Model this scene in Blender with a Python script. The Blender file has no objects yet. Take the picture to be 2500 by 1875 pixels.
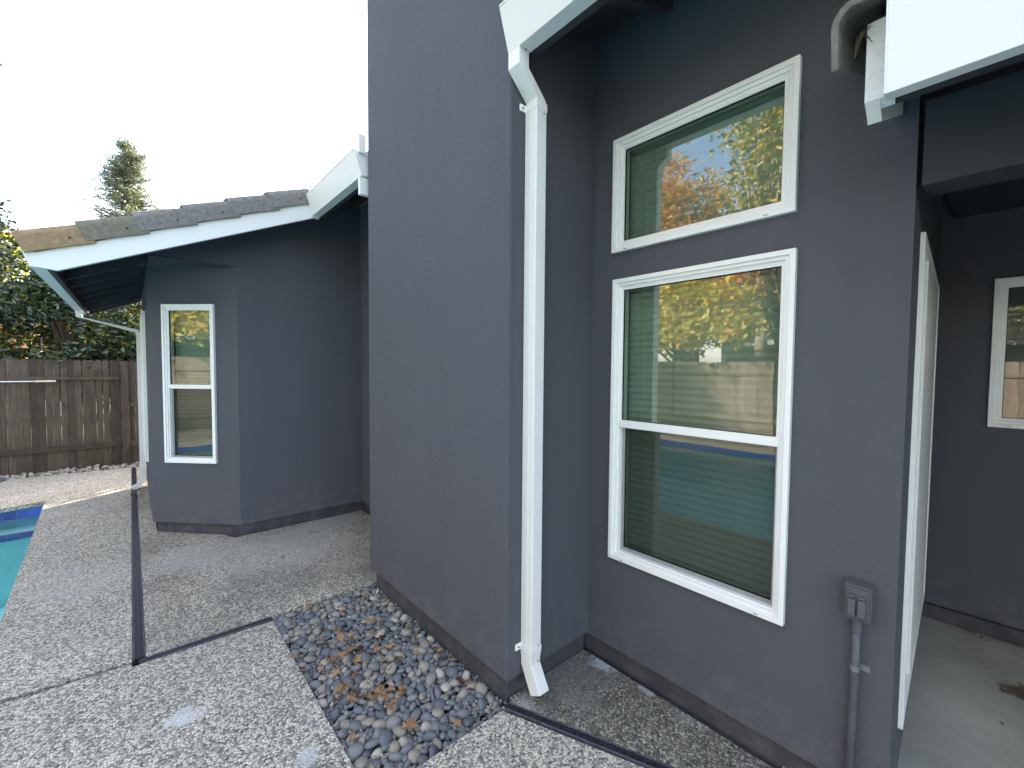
import bpy, bmesh, math, random
import numpy as np
from mathutils import Matrix, Vector, noise
random.seed(7); rng = np.random.default_rng(11)
S = 1.1333                      # everything below is laid out for an eye height of 1.5; S brings it to metres
sc = bpy.context.scene
COL = sc.collection
R = math.radians
# ------------------------------------------------------------------ camera
def cam_axes(yaw, pitch, roll):
    f = Vector((math.sin(yaw)*math.cos(pitch), math.cos(yaw)*math.cos(pitch), math.sin(pitch)))
    r = Vector((math.cos(yaw), -math.sin(yaw), 0)); u = r.cross(f)
    return f, r*math.cos(roll)+u*math.sin(roll), -r*math.sin(roll)+u*math.cos(roll)
cf, cr, cu = cam_axes(R(41.45), R(-2.4), R(.46))
cd = bpy.data.cameras.new('camera'); cam = bpy.data.objects.new('camera', cd); COL.objects.link(cam)
m = Matrix.Identity(4)
for i in range(3): m[i][0], m[i][1], m[i][2] = cr[i], cu[i], -cf[i]
cam.matrix_world = Matrix.Translation((0, 0, 1.5*S)) @ m
cd.sensor_width = 36; cd.lens = 36*1056/2500
cd.shift_x = -(1252.4-1250)/2500; cd.shift_y = (944-937.5)/2500
cd.clip_start = .02; cd.clip_end = 3000
sc.camera = cam
# ------------------------------------------------------------------ light
SUN_EL, SUN_AZ = 24, 33         # azimuth measured from +X towards +Y
w = bpy.data.worlds.new('World'); sc.world = w; w.use_nodes = True
nt = w.node_tree; bg = nt.nodes['Background']
sky = nt.nodes.new('ShaderNodeTexSky'); sky.sky_type = 'NISHITA'; sky.sun_disc = False
sky.sun_elevation = R(SUN_EL); sky.sun_rotation = R(90-SUN_AZ)
sky.dust_density = 1.6; sky.air_density = 1.0; sky.ozone_density = 1.0
# thin high cloud spread over the sky
tc = nt.nodes.new('ShaderNodeTexCoord'); mp = nt.nodes.new('ShaderNodeMapping'); mp.inputs['Scale'].default_value = (1, 1, 2.6)
nz = nt.nodes.new('ShaderNodeTexNoise'); nz.inputs['Scale'].default_value = 2.1; nz.inputs['Detail'].default_value = 6; nz.inputs['Roughness'].default_value = .55
rp = nt.nodes.new('ShaderNodeValToRGB'); rp.color_ramp.elements[0].position = .46; rp.color_ramp.elements[1].position = .72
rp.color_ramp.elements[1].color = (.6, .6, .6, 1)
mx = nt.nodes.new('ShaderNodeMix'); mx.data_type = 'RGBA'; mx.inputs['B'].default_value = (6.0, 6.2, 6.6, 1)
nt.links.new(tc.outputs['Generated'], mp.inputs[0]); nt.links.new(mp.outputs[0], nz.inputs['Vector'])
nt.links.new(nz.outputs[0], rp.inputs[0]); nt.links.new(rp.outputs[0], mx.inputs['Factor'])
nt.links.new(sky.outputs[0], mx.inputs['A']); wb = nt.nodes.new('ShaderNodeMix'); wb.data_type = 'RGBA'; wb.blend_type = 'MULTIPLY'; wb.inputs['Factor'].default_value = 1; wb.inputs['B'].default_value = (1.045, .99, .965, 1)
nt.links.new(mx.outputs['Result'], wb.inputs['A']); nt.links.new(wb.outputs['Result'], bg.inputs[0])
bg.inputs[1].default_value = .15
sd = bpy.data.lights.new('sun', 'SUN'); sd.energy = 4.0; sd.angle = R(.5); sd.color = (1, .93, .82)
so = bpy.data.objects.new('sun', sd); COL.objects.link(so)
sdir = Vector((math.cos(R(SUN_AZ))*math.cos(R(SUN_EL)), math.sin(R(SUN_AZ))*math.cos(R(SUN_EL)), math.sin(R(SUN_EL))))
so.rotation_euler = sdir.to_track_quat('Z', 'Y').to_euler(); so.location = (20, 10, 30)
vs = sc.view_settings; vs.view_transform = 'Standard'; vs.look = 'None'; vs.gamma = 1; vs.use_curve_mapping = False
vs.exposure = 2.8
sc.render.engine = 'CYCLES'
cy = sc.cycles
cy.max_bounces = 8; cy.diffuse_bounces = 4; cy.glossy_bounces = 5; cy.transparent_max_bounces = 24; cy.transmission_bounces = 6
# ------------------------------------------------------------------ materials
def newmat(name):
    m = bpy.data.materials.new(name); m.use_nodes = True
    return m, m.node_tree, m.node_tree.nodes['Principled BSDF']
def N(nt, t, **k):
    n = nt.nodes.new(t)
    for a, b in k.items():
        if a in n.inputs: n.inputs[a].default_value = b
        else: setattr(n, a, b)
    return n
def pos(nt):
    g = N(nt, 'ShaderNodeNewGeometry'); return g.outputs['Position']
def objc(nt):
    return N(nt, 'ShaderNodeTexCoord').outputs['Object']
def ramp(nt, fac, stops, mode='LINEAR'):
    r = N(nt, 'ShaderNodeValToRGB'); cr_ = r.color_ramp; cr_.interpolation = mode
    while len(cr_.elements) < len(stops): cr_.elements.new(.5)
    for e, (p, c) in zip(cr_.elements, stops):
        e.position = p; e.color = (c[0], c[1], c[2], 1) if not isinstance(c, (int, float)) else (c, c, c, 1)
    nt.links.new(fac, r.inputs[0]); return r.outputs[0]
def mixc(nt, fac, a, b, mode='MIX'):
    x = N(nt, 'ShaderNodeMix', data_type='RGBA', blend_type=mode)
    for s, v in (('Factor', fac), ('A', a), ('B', b)):
        if isinstance(v, (tuple, list)): x.inputs[s].default_value = (v[0], v[1], v[2], 1)
        elif isinstance(v, (int, float)): x.inputs[s].default_value = v
        else: nt.links.new(v, x.inputs[s])
    return x.outputs['Result']
def noisef(nt, vec, scale, detail=4, rough=.55, dist=0):
    n = N(nt, 'ShaderNodeTexNoise', Scale=scale, Detail=detail, Roughness=rough, Distortion=dist)
    nt.links.new(vec, n.inputs['Vector']); return n.outputs[0]
def bump(nt, bs, h, strength, dist, prev=None):
    b = N(nt, 'ShaderNodeBump', Strength=strength, Distance=dist)
    nt.links.new(h, b.inputs['Height'])
    if prev: nt.links.new(prev, b.inputs['Normal'])
    nt.links.new(b.outputs[0], bs.inputs['Normal']); return b.outputs[0]
def math_(nt, op, a, b=0.0, clamp=False):
    n = N(nt, 'ShaderNodeMath', operation=op); n.use_clamp = clamp
    for i, v in enumerate((a, b)):
        if isinstance(v, (int, float)): n.inputs[i].default_value = v
        else: nt.links.new(v, n.inputs[i])
    return n.outputs[0]
def simple(name, col, rough=.6, spec=.5, var=.12, vscale=6, bscale=0, bstr=.2, bdist=.002, metal=0, stretch=None):
    m, nt, bs = newmat(name); v = pos(nt)
    if stretch:
        mp = N(nt, 'ShaderNodeMapping'); mp.inputs['Scale'].default_value = stretch; nt.links.new(v, mp.inputs[0]); v = mp.outputs[0]
    n = noisef(nt, v, vscale, 5)
    lo = tuple(c*(1-var) for c in col); hi = tuple(min(1, c*(1+var)) for c in col)
    nt.links.new(ramp(nt, n, [(.3, lo), (.7, hi)]), bs.inputs['Base Color'])
    bs.inputs['Roughness'].default_value = rough; bs.inputs['Specular IOR Level'].default_value = spec; bs.inputs['Metallic'].default_value = metal
    if bscale: bump(nt, bs, noisef(nt, v, bscale, 3), bstr, bdist)
    return m
M = {}
def stucco(name, col):
    m, nt, bs = newmat(name); v = pos(nt)
    a = noisef(nt, v, 1.3, 4, .6); b = noisef(nt, v, 9, 4, .6)
    c1 = mixc(nt, a, tuple(c*.9 for c in col), tuple(c*1.1 for c in col))
    c2 = mixc(nt, math_(nt, 'MULTIPLY', b, .35), c1, tuple(c*1.18 for c in col))
    mp = N(nt, 'ShaderNodeMapping'); mp.inputs['Scale'].default_value = (3.5, 3.5, .35); nt.links.new(v, mp.inputs[0])
    c2 = mixc(nt, ramp(nt, noisef(nt, mp.outputs[0], 1.6, 5, .6), [(.5, 0.0), (.75, .28)]), c2, tuple(c*.80 for c in col))
    sx = N(nt, 'ShaderNodeSeparateXYZ'); nt.links.new(v, sx.inputs[0])
    low = math_(nt, 'MULTIPLY', ramp(nt, sx.outputs[2], [(.12, 1.0), (.50, 0.0)]), ramp(nt, noisef(nt, v, 7, 5, .7), [(.45, 0.0), (.7, .32)]))
    c2 = mixc(nt, low, c2, (.19, .18, .17))
    sp = ramp(nt, noisef(nt, v, 210, 2, .5), [(.74, 0.0), (.80, .35)])
    c2 = mixc(nt, sp, c2, tuple(c*1.9 for c in col))
    nt.links.new(c2, bs.inputs['Base Color']); bs.inputs['Roughness'].default_value = .82; bs.inputs['Specular IOR Level'].default_value = .35
    p = bump(nt, bs, noisef(nt, v, 150, 3, .65), .8, .0035)
    p = bump(nt, bs, noisef(nt, v, 34, 3, .5), .5, .005, p)
    bump(nt, bs, noisef(nt, v, 2.2, 2, .5), .3, .02, p)
    return m
M['stucco'] = stucco('grey_stucco', (.084, .083, .097))
M['base'] = stucco('grey_base_paint', (.056, .053, .061))
M['soffit'] = simple('dark_soffit_paint', (.045, .046, .052), .75, .3, .15, 5, 60, .2)
M['white'] = simple('white_trim_paint', (.82, .80, .765), .45, .5, .012, 3, 90, .06, .001)
M['vinyl'] = simple('white_vinyl', (.83, .815, .79), .32, .5, .012, 3, 0)
M['rough_white'] = simple('rough_sawn_white_board', (.80, .80, .78), .7, .3, .05, 8, 38, .9, .012, stretch=(1, 1, 2.2))
M['gutter'] = simple('white_gutter_metal', (.79, .775, .745), .4, .5, .012, 5, 160, .05, .0006)
M['screw'] = simple('dull_screw_metal', (.3, .3, .31), .4, .5, .1, 30, metal=.8)
M['tile_grey'] = simple('weathered_grey_roof_tile', (.205, .192, .175), .9, .2, .28, 34, 60, .8, .004)
M['tile_tan'] = simple('weathered_tan_roof_tile', (.31, .215, .125), .9, .2, .25, 30, 45, .8, .004)
M['tile_mix'] = simple('weathered_olive_roof_tile', (.20, .18, .135), .9, .2, .25, 30, 45, .8, .004)
M['conduit'] = simple('painted_grey_metal', (.080, .077, .088), .45, .5, .08, 12)
M['dark_plastic'] = simple('black_drain_plastic', (.028, .026, .034), .38, .5, .3, 30)
M['drain_rim'] = simple('dusty_drain_rim', (.10, .095, .11), .5, .4, .4, 22)
M['black'] = simple('dark_slot', (.01, .01, .01), .9, .1, .1)
M['soil'] = simple('dark_soil', (.045, .038, .032), .95, .1, .4, 20, 90, .8, .01)
M['ground'] = simple('dry_ground', (.07, .075, .04), .95, .1, .35, 1.2, 20, .7, .03)
M['interior'] = simple('interior_paint', (.42, .42, .38), .8, .2, .05)
M['blind'] = simple('cellular_blind_slat', (.62, .62, .57), .6, .3, .04)
M['bark'] = simple('tree_bark', (.13, .10, .075), .95, .1, .35, 9, 30, .9, .02, stretch=(1, 1, .3))
M['pale_bark'] = simple('pale_branch_bark', (.32, .27, .2), .9, .1, .3, 9, 30, .7, .01, stretch=(1, 1, .3))
M['twig'] = simple('brown_twig', (.12, .085, .055), .9, .1, .3)
M['pole'] = simple('silver_pole_metal', (.72, .74, .76), .25, .5, .03, metal=.6)
M['cream'] = simple('cream_plastic', (.72, .66, .5), .4, .5, .04)
M['disc'] = simple('dark_grey_cast_disc', (.085, .09, .10), .6, .4, .25, 14, 50, .4, .003)
M['nb_wall'] = simple('neighbour_siding', (.30, .31, .32), .8, .3, .1, 4)
M['nb_roof'] = simple('neighbour_shingle_roof', (.14, .125, .11), .9, .2, .3, 7, 30, .6, .02)
M['red_roof'] = simple('red_clay_roof', (.42, .13, .10), .8, .2, .2, 6)
# fence wood
def wood(name, dark, light):
    m, nt, bs = newmat(name); v = pos(nt)
    mp = N(nt, 'ShaderNodeMapping'); mp.inputs['Scale'].default_value = (1, 1, .07); nt.links.new(v, mp.inputs[0])
    g = noisef(nt, mp.outputs[0], 55, 5, .65, .4); b = noisef(nt, v, 3.2, 4, .6)
    oi = N(nt, 'ShaderNodeObjectInfo').outputs['Random']
    c = ramp(nt, g, [(.3, dark), (.72, light)])
    c = mixc(nt, math_(nt, 'MULTIPLY', oi, .6), c, tuple(x*.55 for x in dark))
    c = mixc(nt, ramp(nt, b, [(.5, 0.0), (.72, .55)]), c, tuple(x*.5 for x in dark))
    nt.links.new(c, bs.inputs['Base Color']); bs.inputs['Roughness'].default_value = .85; bs.inputs['Specular IOR Level'].default_value = .25
    bump(nt, bs, g, .5, .003); return m
M['fence'] = wood('weathered_fence_wood', (.066, .050, .038), (.175, .138, .105))
M['fence_light'] = wood('shade_dimmed_fence_wood', (.13, .10, .075), (.27, .22, .165))  # board colour darkened to stand in for tree shade
# exposed aggregate concrete
def aggregate(name, chips, matrix, dirt=.35, light=1.0, stains=()):
    m, nt, bs = newmat(name); v = pos(nt)
    wob = N(nt, 'ShaderNodeTexNoise', Scale=40, Detail=2); nt.links.new(v, wob.inputs['Vector'])
    vm = N(nt, 'ShaderNodeVectorMath', operation='MULTIPLY_ADD'); vm.inputs[1].default_value = (.008,)*3
    nt.links.new(wob.outputs['Color'], vm.inputs[0]); nt.links.new(v, vm.inputs[2]); vv = vm.outputs[0]
    a = N(nt, 'ShaderNodeTexVoronoi', Scale=90); nt.links.new(vv, a.inputs['Vector'])
    e = N(nt, 'ShaderNodeTexVoronoi', Scale=90, feature='DISTANCE_TO_EDGE'); nt.links.new(vv, e.inputs['Vector'])
    a2 = N(nt, 'ShaderNodeTexVoronoi', Scale=90*1.9); nt.links.new(vv, a2.inputs['Vector'])
    sep = N(nt, 'ShaderNodeSeparateColor'); nt.links.new(a.outputs['Color'], sep.inputs[0])
    sep2 = N(nt, 'ShaderNodeSeparateColor'); nt.links.new(a2.outputs['Color'], sep2.inputs[0])
    col = ramp(nt, sep.outputs[0], chips, 'CONSTANT')
    col2 = ramp(nt, sep2.outputs[1], [(0, matrix), (.55, tuple(c*1.5 for c in matrix)), (.8, chips[-2][1])], 'CONSTANT')
    edge = ramp(nt, e.outputs['Distance'], [(.03, 0.0), (.09, 1.0)])
    keep = ramp(nt, sep.outputs[2], [(0, 0.0), (.2, 1.0)], 'CONSTANT')
    k = math_(nt, 'MULTIPLY', edge, keep)
    c = mixc(nt, k, col2, col)
    big = noisef(nt, v, .9, 5, .6); mid = noisef(nt, v, 5, 4, .6)
    c = mixc(nt, ramp(nt, big, [(.42, 0.0), (.66, dirt)]), c, tuple(x*.62 for x in matrix))
    c = mixc(nt, ramp(nt, mid, [(.5, 0.0), (.75, dirt*.6)]), c, tuple(x*1.3 for x in matrix))
    for (sx, sy, rad, ns, colr, amt) in stains:
        d = N(nt, 'ShaderNodeVectorMath', operation='DISTANCE'); nt.links.new(v, d.inputs[0]); d.inputs[1].default_value = (sx*S, sy*S, 0)
        f = math_(nt, 'MULTIPLY', d.outputs['Value'], 1/(rad*S))
        f = math_(nt, 'SUBTRACT', 1.0, f)
        f = math_(nt, 'ADD', f, math_(nt, 'MULTIPLY', math_(nt, 'SUBTRACT', noisef(nt, v, ns, 5, .7), .5), 2.2))
        c = mixc(nt, ramp(nt, f, [(.25, 0.0), (.6, amt)]), c, colr)
    nt.links.new(c, bs.inputs['Base Color']); bs.inputs['Roughness'].default_value = .8; bs.inputs['Specular IOR Level'].default_value = .4
    h = math_(nt, 'MULTIPLY', ramp(nt, e.outputs['Distance'], [(.0, 0.0), (.35, 1.0)]), keep)
    bump(nt, bs, h, .7, .006)
    return m
chipsA = [(0, (.14, .125, .115)), (.15, (.24, .222, .20)), (.30, (.36, .325, .265)), (.42, (.53, .48, .37)), (.55, (.72, .655, .50)), (.76, (.83, .765, .62))]
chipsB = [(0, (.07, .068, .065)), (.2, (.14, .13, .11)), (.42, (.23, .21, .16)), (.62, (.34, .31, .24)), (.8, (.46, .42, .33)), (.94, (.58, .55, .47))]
WH = (.62, .64, .68)
M['agg'] = aggregate('exposed_aggregate', chipsA, (.24, .215, .185), .25, stains=[(.135, 2.268, .10, 14, (.66, .65, .63), .8), (.48, 1.72, .07, 14, (.58, .57, .55), .7), (-.3, 4.2, .5, 6, (.47, .45, .42), .3)])
M['agg_side'] = aggregate('worn_exposed_aggregate', chipsA, (.185, .163, .135), .6, stains=[(.9, 3.9, .8, 5, (.42, .40, .37), .5), (.35, 4.2, .45, 6, (.44, .42, .39), .5), (1.4, 4.25, .45, 7, (.38, .36, .33), .5), (.7, 3.3, .5, 6, (.10, .095, .085), .35)])
M['agg_dark'] = aggregate('stained_shaded_aggregate', chipsB, (.12, .108, .084), .4, stains=[(1.77, 1.30, .09, 14, WH, .7), (1.78, 1.05, .06, 14, WH, .5), (1.76, .85, .06, 14, (.42, .42, .42), .4), (1.30, 1.37, .08, 16, (.5, .5, .5), .45), (1.55, 1.35, .3, 8, (.22, .215, .2), .6)])  # darker chips and matrix hold both dirt and the shade by the wall
# smooth porch concrete
m_, nt, bs = newmat('smooth_porch_concrete'); v = pos(nt)
c = ramp(nt, noisef(nt, v, 1.8, 6, .65, .6), [(.3, (.30, .285, .25)), (.55, (.44, .42, .37)), (.75, (.54, .52, .46))])
c = mixc(nt, ramp(nt, noisef(nt, v, 16, 4, .7), [(.62, 0.0), (.72, .5)]), c, (.22, .205, .17))
d = N(nt, 'ShaderNodeVectorMath', operation='DISTANCE'); nt.links.new(v, d.inputs[0]); d.inputs[1].default_value = (3.1*S, -.12*S, 0)
f = math_(nt, 'ADD', math_(nt, 'SUBTRACT', 1.0, math_(nt, 'MULTIPLY', d.outputs['Value'], 1/.13)), math_(nt, 'MULTIPLY', math_(nt, 'SUBTRACT', noisef(nt, v, 12, 4, .7), .5), 1.6))
c = mixc(nt, ramp(nt, f, [(.3, 0.0), (.5, .9)]), c, (.09, .055, .03))
nt.links.new(c, bs.inputs['Base Color']); bs.inputs['Roughness'].default_value = .62
bump(nt, bs, noisef(nt, v, 55, 4, .6), .25, .003); M['porch'] = m_
# pebbles
def pebble(name, src):
    m, nt, bs = newmat(name)
    r_ = N(nt, 'ShaderNodeObjectInfo').outputs['Random'] if src == 'obj' else N(nt, 'ShaderNodeNewGeometry').outputs['Random Per Island']
    st = [(0, (.095, .10, .11)), (.12, (.17, .172, .175)), (.25, (.23, .222, .21)), (.36, (.115, .12, .132)), (.45, (.25, .22, .175)), (.56, (.15, .158, .16)), (.66, (.30, .255, .19)), (.76, (.20, .197, .19)), (.84, (.36, .30, .22)), (.93, (.48, .42, .33))]
    if src != 'obj': st = [(0, (.16, .155, .15)), (.25, (.27, .235, .18)), (.5, (.34, .29, .22)), (.66, (.20, .19, .18)), (.8, (.44, .38, .30)), (.92, (.6, .55, .48))]
    c = ramp(nt, r_, st, 'CONSTANT')
    v = objc(nt) if src == 'obj' else pos(nt)
    n = noisef(nt, v, 26 if src == 'obj' else 60, 5, .65)
    c = mixc(nt, ramp(nt, n, [(.45, 0.0), (.8, .5)]), c, (.33, .34, .36))
    n2 = noisef(nt, v, 5, 3, .5)
    c = mixc(nt, ramp(nt, n2, [(.4, 0.0), (.8, .45)]), c, (.10, .105, .11))
    nt.links.new(c, bs.inputs['Base Color']); bs.inputs['Roughness'].default_value = .55; bs.inputs['Specular IOR Level'].default_value = .45
    bump(nt, bs, n, .15, .002); return m
M['pebble'] = pebble('river_pebble', 'obj'); M['grit'] = pebble('small_mixed_stones', 'isl')
# leaves
def leafmat(name, col, rough=.5, trans=.35, spec=.5, var=.25):
    m = bpy.data.materials.new(name); m.use_nodes = True; nt = m.node_tree; nt.nodes.clear()
    out = N(nt, 'ShaderNodeOutputMaterial'); bs = N(nt, 'ShaderNodeBsdfPrincipled'); tr = N(nt, 'ShaderNodeBsdfTranslucent'); mx = N(nt, 'ShaderNodeMixShader')
    rnd = N(nt, 'ShaderNodeNewGeometry').outputs['Random Per Island']
    c = ramp(nt, rnd, [(0, tuple(x*(1-var) for x in col)), (.5, col), (1, tuple(min(1, x*(1+var*1.6)) for x in col))])
    nt.links.new(c, bs.inputs['Base Color']); bs.inputs['Roughness'].default_value = rough; bs.inputs['Specular IOR Level'].default_value = spec
    t = mixc(nt, 1.0, c, (1.9, 1.7, .7), 'MULTIPLY'); nt.links.new(t, tr.inputs[0])
    mx.inputs[0].default_value = trans
    nt.links.new(bs.outputs[0], mx.inputs[1]); nt.links.new(tr.outputs[0], mx.inputs[2]); nt.links.new(mx.outputs[0], out.inputs[0]); return m
M['lf_dark'] = leafmat('dark_glossy_leaf', (.032, .055, .026), .26, .14, .8)
M['lf_mid'] = leafmat('mid_green_leaf', (.070, .105, .035), .32, .35, .6)
M['lf_yel'] = leafmat('yellow_green_leaf', (.36, .35, .06), .45, .45)
M['lf_gold'] = leafmat('golden_leaf', (.50, .33, .07), .5, .4)
M['lf_orange'] = leafmat('rust_orange_leaf', (.42, .17, .05), .55, .35)
M['lf_pine'] = leafmat('pine_needles', (.095, .12, .085), .6, .3)  # needle colour lightened to stand in for flare
M['lf_dry'] = leafmat('dry_oak_leaf', (.56, .32, .15), .6, .15, .3, .35)
M['lf_dryd'] = leafmat('dark_dry_leaf', (.14, .05, .025), .6, .15, .3, .35)
# glass
def glass(name, tint, ior, rough=0.0, wav=0.0):
    m = bpy.data.materials.new(name); m.use_nodes = True; nt = m.node_tree; nt.nodes.clear()
    out = N(nt, 'ShaderNodeOutputMaterial'); t = N(nt, 'ShaderNodeBsdfTransparent'); g = N(nt, 'ShaderNodeBsdfGlossy', Roughness=rough); mx = N(nt, 'ShaderNodeMixShader')
    fr = N(nt, 'ShaderNodeFresnel', IOR=ior); t.inputs[0].default_value = (*tint, 1)
    if wav:
        b = N(nt, 'ShaderNodeBump', Strength=1.0, Distance=wav); nt.links.new(noisef(nt, pos(nt), 3.5, 2, .5), b.inputs['Height'])
        nt.links.new(b.outputs[0], g.inputs['Normal'])
    bf = N(nt, 'ShaderNodeNewGeometry').outputs['Backfacing']; one = N(nt, 'ShaderNodeMath', operation='SUBTRACT'); one.inputs[0].default_value = 1; nt.links.new(bf, one.inputs[1])
    ml = N(nt, 'ShaderNodeMath', operation='MULTIPLY'); nt.links.new(fr.outputs[0], ml.inputs[0]); nt.links.new(one.outputs[0], ml.inputs[1])
    nt.links.new(ml.outputs[0], mx.inputs[0]); nt.links.new(t.outputs[0], mx.inputs[1]); nt.links.new(g.outputs[0], mx.inputs[2]); nt.links.new(mx.outputs[0], out.inputs[0]); return m
M['glass'] = glass('window_glass', (.70, .765, .715), 2.5, 0, .0004)
m_ = bpy.data.materials.new('insect_screen'); m_.use_nodes = True; nt = m_.node_tree; nt.nodes.clear()
out = N(nt, 'ShaderNodeOutputMaterial'); t = N(nt, 'ShaderNodeBsdfTransparent'); d = N(nt, 'ShaderNodeBsdfDiffuse'); mx = N(nt, 'ShaderNodeMixShader'); mx.inputs[0].default_value = .42
d.inputs[0].default_value = (.02, .022, .02, 1); nt.links.new(t.outputs[0], mx.inputs[1]); nt.links.new(d.outputs[0], mx.inputs[2]); nt.links.new(mx.outputs[0], out.inputs[0]); M['screen'] = m_
# water
m_ = bpy.data.materials.new('pool_water'); m_.use_nodes = True; nt = m_.node_tree; nt.nodes.clear()
out = N(nt, 'ShaderNodeOutputMaterial'); t = N(nt, 'ShaderNodeBsdfTransparent'); t.inputs[0].default_value = (.84, .99, .99, 1)
g = N(nt, 'ShaderNodeBsdfGlossy', Roughness=.0); fr = N(nt, 'ShaderNodeFresnel', IOR=1.33); mx = N(nt, 'ShaderNodeMixShader')
b = N(nt, 'ShaderNodeBump', Strength=.5, Distance=.012); nt.links.new(noisef(nt, pos(nt), 5, 3, .5, .8), b.inputs['Height'])
nt.links.new(b.outputs[0], g.inputs['Normal']); nt.links.new(b.outputs[0], fr.inputs['Normal'])
nt.links.new(fr.outputs[0], mx.inputs[0]); nt.links.new(t.outputs[0], mx.inputs[1]); nt.links.new(g.outputs[0], mx.inputs[2]); nt.links.new(mx.outputs[0], out.inputs[0]); M['water'] = m_
M['plaster'] = simple('turquoise_pool_plaster', (.50, .90, .90), .7, .3, .08, 3)
M['ledge'] = simple('pale_pool_ledge_plaster', (.42, .62, .58), .7, .3, .1, 6)
m_, nt, bs = newmat('cobalt_glazed_tile'); r_ = N(nt, 'ShaderNodeObjectInfo').outputs['Random']
nt.links.new(ramp(nt, r_, [(0, (.012, .03, .22)), (.5, (.02, .06, .38)), (.8, (.03, .11, .55)), (1, (.01, .02, .14))]), bs.inputs['Base Color'])
bs.inputs['Roughness'].default_value = .12; M['bluetile'] = m_
M['grout'] = simple('pale_grout', (.35, .38, .42), .8, .2, .1)
# ------------------------------------------------------------------ geometry helpers (laid out in eye-height-1.5 units, scaled by S)
class MB:
    def __init__(s): s.v = []; s.f = []; s.mi = []
    def poly(s, vs, fs, mi=0):
        o = len(s.v); s.v += [tuple(p) for p in vs]; s.f += [tuple(i+o for i in f) for f in fs]; s.mi += [mi]*len(fs); return s
    def box(s, x0, x1, y0, y1, z0, z1, mi=0):
        return s.poly([(x0, y0, z0), (x1, y0, z0), (x1, y1, z0), (x0, y1, z0), (x0, y0, z1), (x1, y0, z1), (x1, y1, z1), (x0, y1, z1)],
                      [(0, 3, 2, 1), (4, 5, 6, 7), (0, 1, 5, 4), (1, 2, 6, 5), (2, 3, 7, 6), (3, 0, 4, 7)], mi)
    def prism(s, pts, d0, d1, axis, mi=0):
        """pts: outline in the two other axes, extruded d0..d1 along axis"""
        n = len(pts)
        def P(a, b, d): return {'x': (d, a, b), 'y': (a, d, b), 'z': (a, b, d)}[axis]
        vs = [P(a, b, d0) for a, b in pts]+[P(a, b, d1) for a, b in pts]
        fs = [tuple(range(n))[::-1], tuple(range(n, 2*n))]+[(i, (i+1) % n, n+(i+1) % n, n+i) for i in range(n)]
        return s.poly(vs, fs, mi)
    def tube(s, pts, rads, seg=8, mi=0, cap=True):
        pts = [Vector(p) for p in pts]; rings = []; o = len(s.v); up = None
        for i, p in enumerate(pts):
            t = (pts[min(i+1, len(pts)-1)]-pts[max(i-1, 0)]).normalized()
            if up is None or abs(up.dot(t)) > .98: up = Vector((0, 0, 1)) if abs(t.z) < .9 else Vector((1, 0, 0))
            a = t.cross(up).normalized(); b = t.cross(a); r = rads[i] if isinstance(rads, (list, tuple)) else rads
            for k in range(seg):
                an = 2*math.pi*k/seg; s.v.append(tuple(p+a*math.cos(an)*r+b*math.sin(an)*r))
        for i in range(len(pts)-1):
            for k in range(seg):
                q = o+i*seg; s.f.append((q+k, q+(k+1) % seg, q+seg+(k+1) % seg, q+seg+k)); s.mi.append(mi)
        if cap:
            s.f.append(tuple(o+k for k in range(seg))[::-1]); s.mi.append(mi)
            q = o+(len(pts)-1)*seg; s.f.append(tuple(q+k for k in range(seg))); s.mi.append(mi)
        return s
    def sect(s, secs, mi=0):
        """loft through lists of equal-length closed sections"""
        n = len(secs[0]); o = len(s.v)
        for q in secs: s.v += [tuple(p) for p in q]
        for i in range(len(secs)-1):
            for k in range(n):
                a = o+i*n; s.f.append((a+k, a+(k+1) % n, a+n+(k+1) % n, a+n+k)); s.mi.append(mi)
        s.f.append(tuple(o+k for k in range(n))[::-1]); s.mi.append(mi)
        a = o+(len(secs)-1)*n; s.f.append(tuple(a+k for k in range(n))); s.mi.append(mi)
        return s
    def mesh(s, name, mats):
        me = bpy.data.meshes.new(name); me.from_pydata([(x*S, y*S, z*S) for x, y, z in s.v], [], s.f)
        for q in (mats if isinstance(mats, (list, tuple)) else [mats]): me.materials.append(M[q])
        if any(s.mi): me.polygons.foreach_set('material_index', s.mi)
        bm = bmesh.new(); bm.from_mesh(me); bmesh.ops.recalc_face_normals(bm, faces=bm.faces); bm.to_mesh(me); bm.free()
        return me
    def build(s, name, mats, parent=None, loc=None, rz=0, bevel=0, smooth=False, **k):
        return link(name, s.mesh(name, mats), parent, loc, rz, bevel, smooth, **k)
def wloc(o):
    if o is None: return Matrix.Identity(4)
    return wloc(o.parent) @ o.matrix_parent_inverse @ Matrix.Translation(o.location) @ o.rotation_euler.to_matrix().to_4x4() if o.parent else Matrix.Translation(o.location) @ o.rotation_euler.to_matrix().to_4x4()
def link(name, me, parent=None, loc=None, rz=0, bevel=0, smooth=False, local=False, label=None, cat=None, group=None, kind=None):
    o = bpy.data.objects.new(name, me); COL.objects.link(o)
    if loc: o.location = (loc[0]*S, loc[1]*S, loc[2]*S)
    o.rotation_euler = (0, 0, rz)
    if parent is not None:
        o.parent = parent
        if not local: o.matrix_parent_inverse = wloc(parent).inverted()
    if bevel:
        b = o.modifiers.new('bevel', 'BEVEL'); b.width = bevel*S; b.segments = 2; b.limit_method = 'ANGLE'; b.angle_limit = R(40)
    if smooth and me: me.polygons.foreach_set('use_smooth', [True]*len(me.polygons))
    for a, b in (('label', label), ('category', cat), ('group', group), ('kind', kind)):
        if b: o[a] = b
    return o
def empty(name, loc, **k): return link(name, None, loc=loc, **k)
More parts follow.
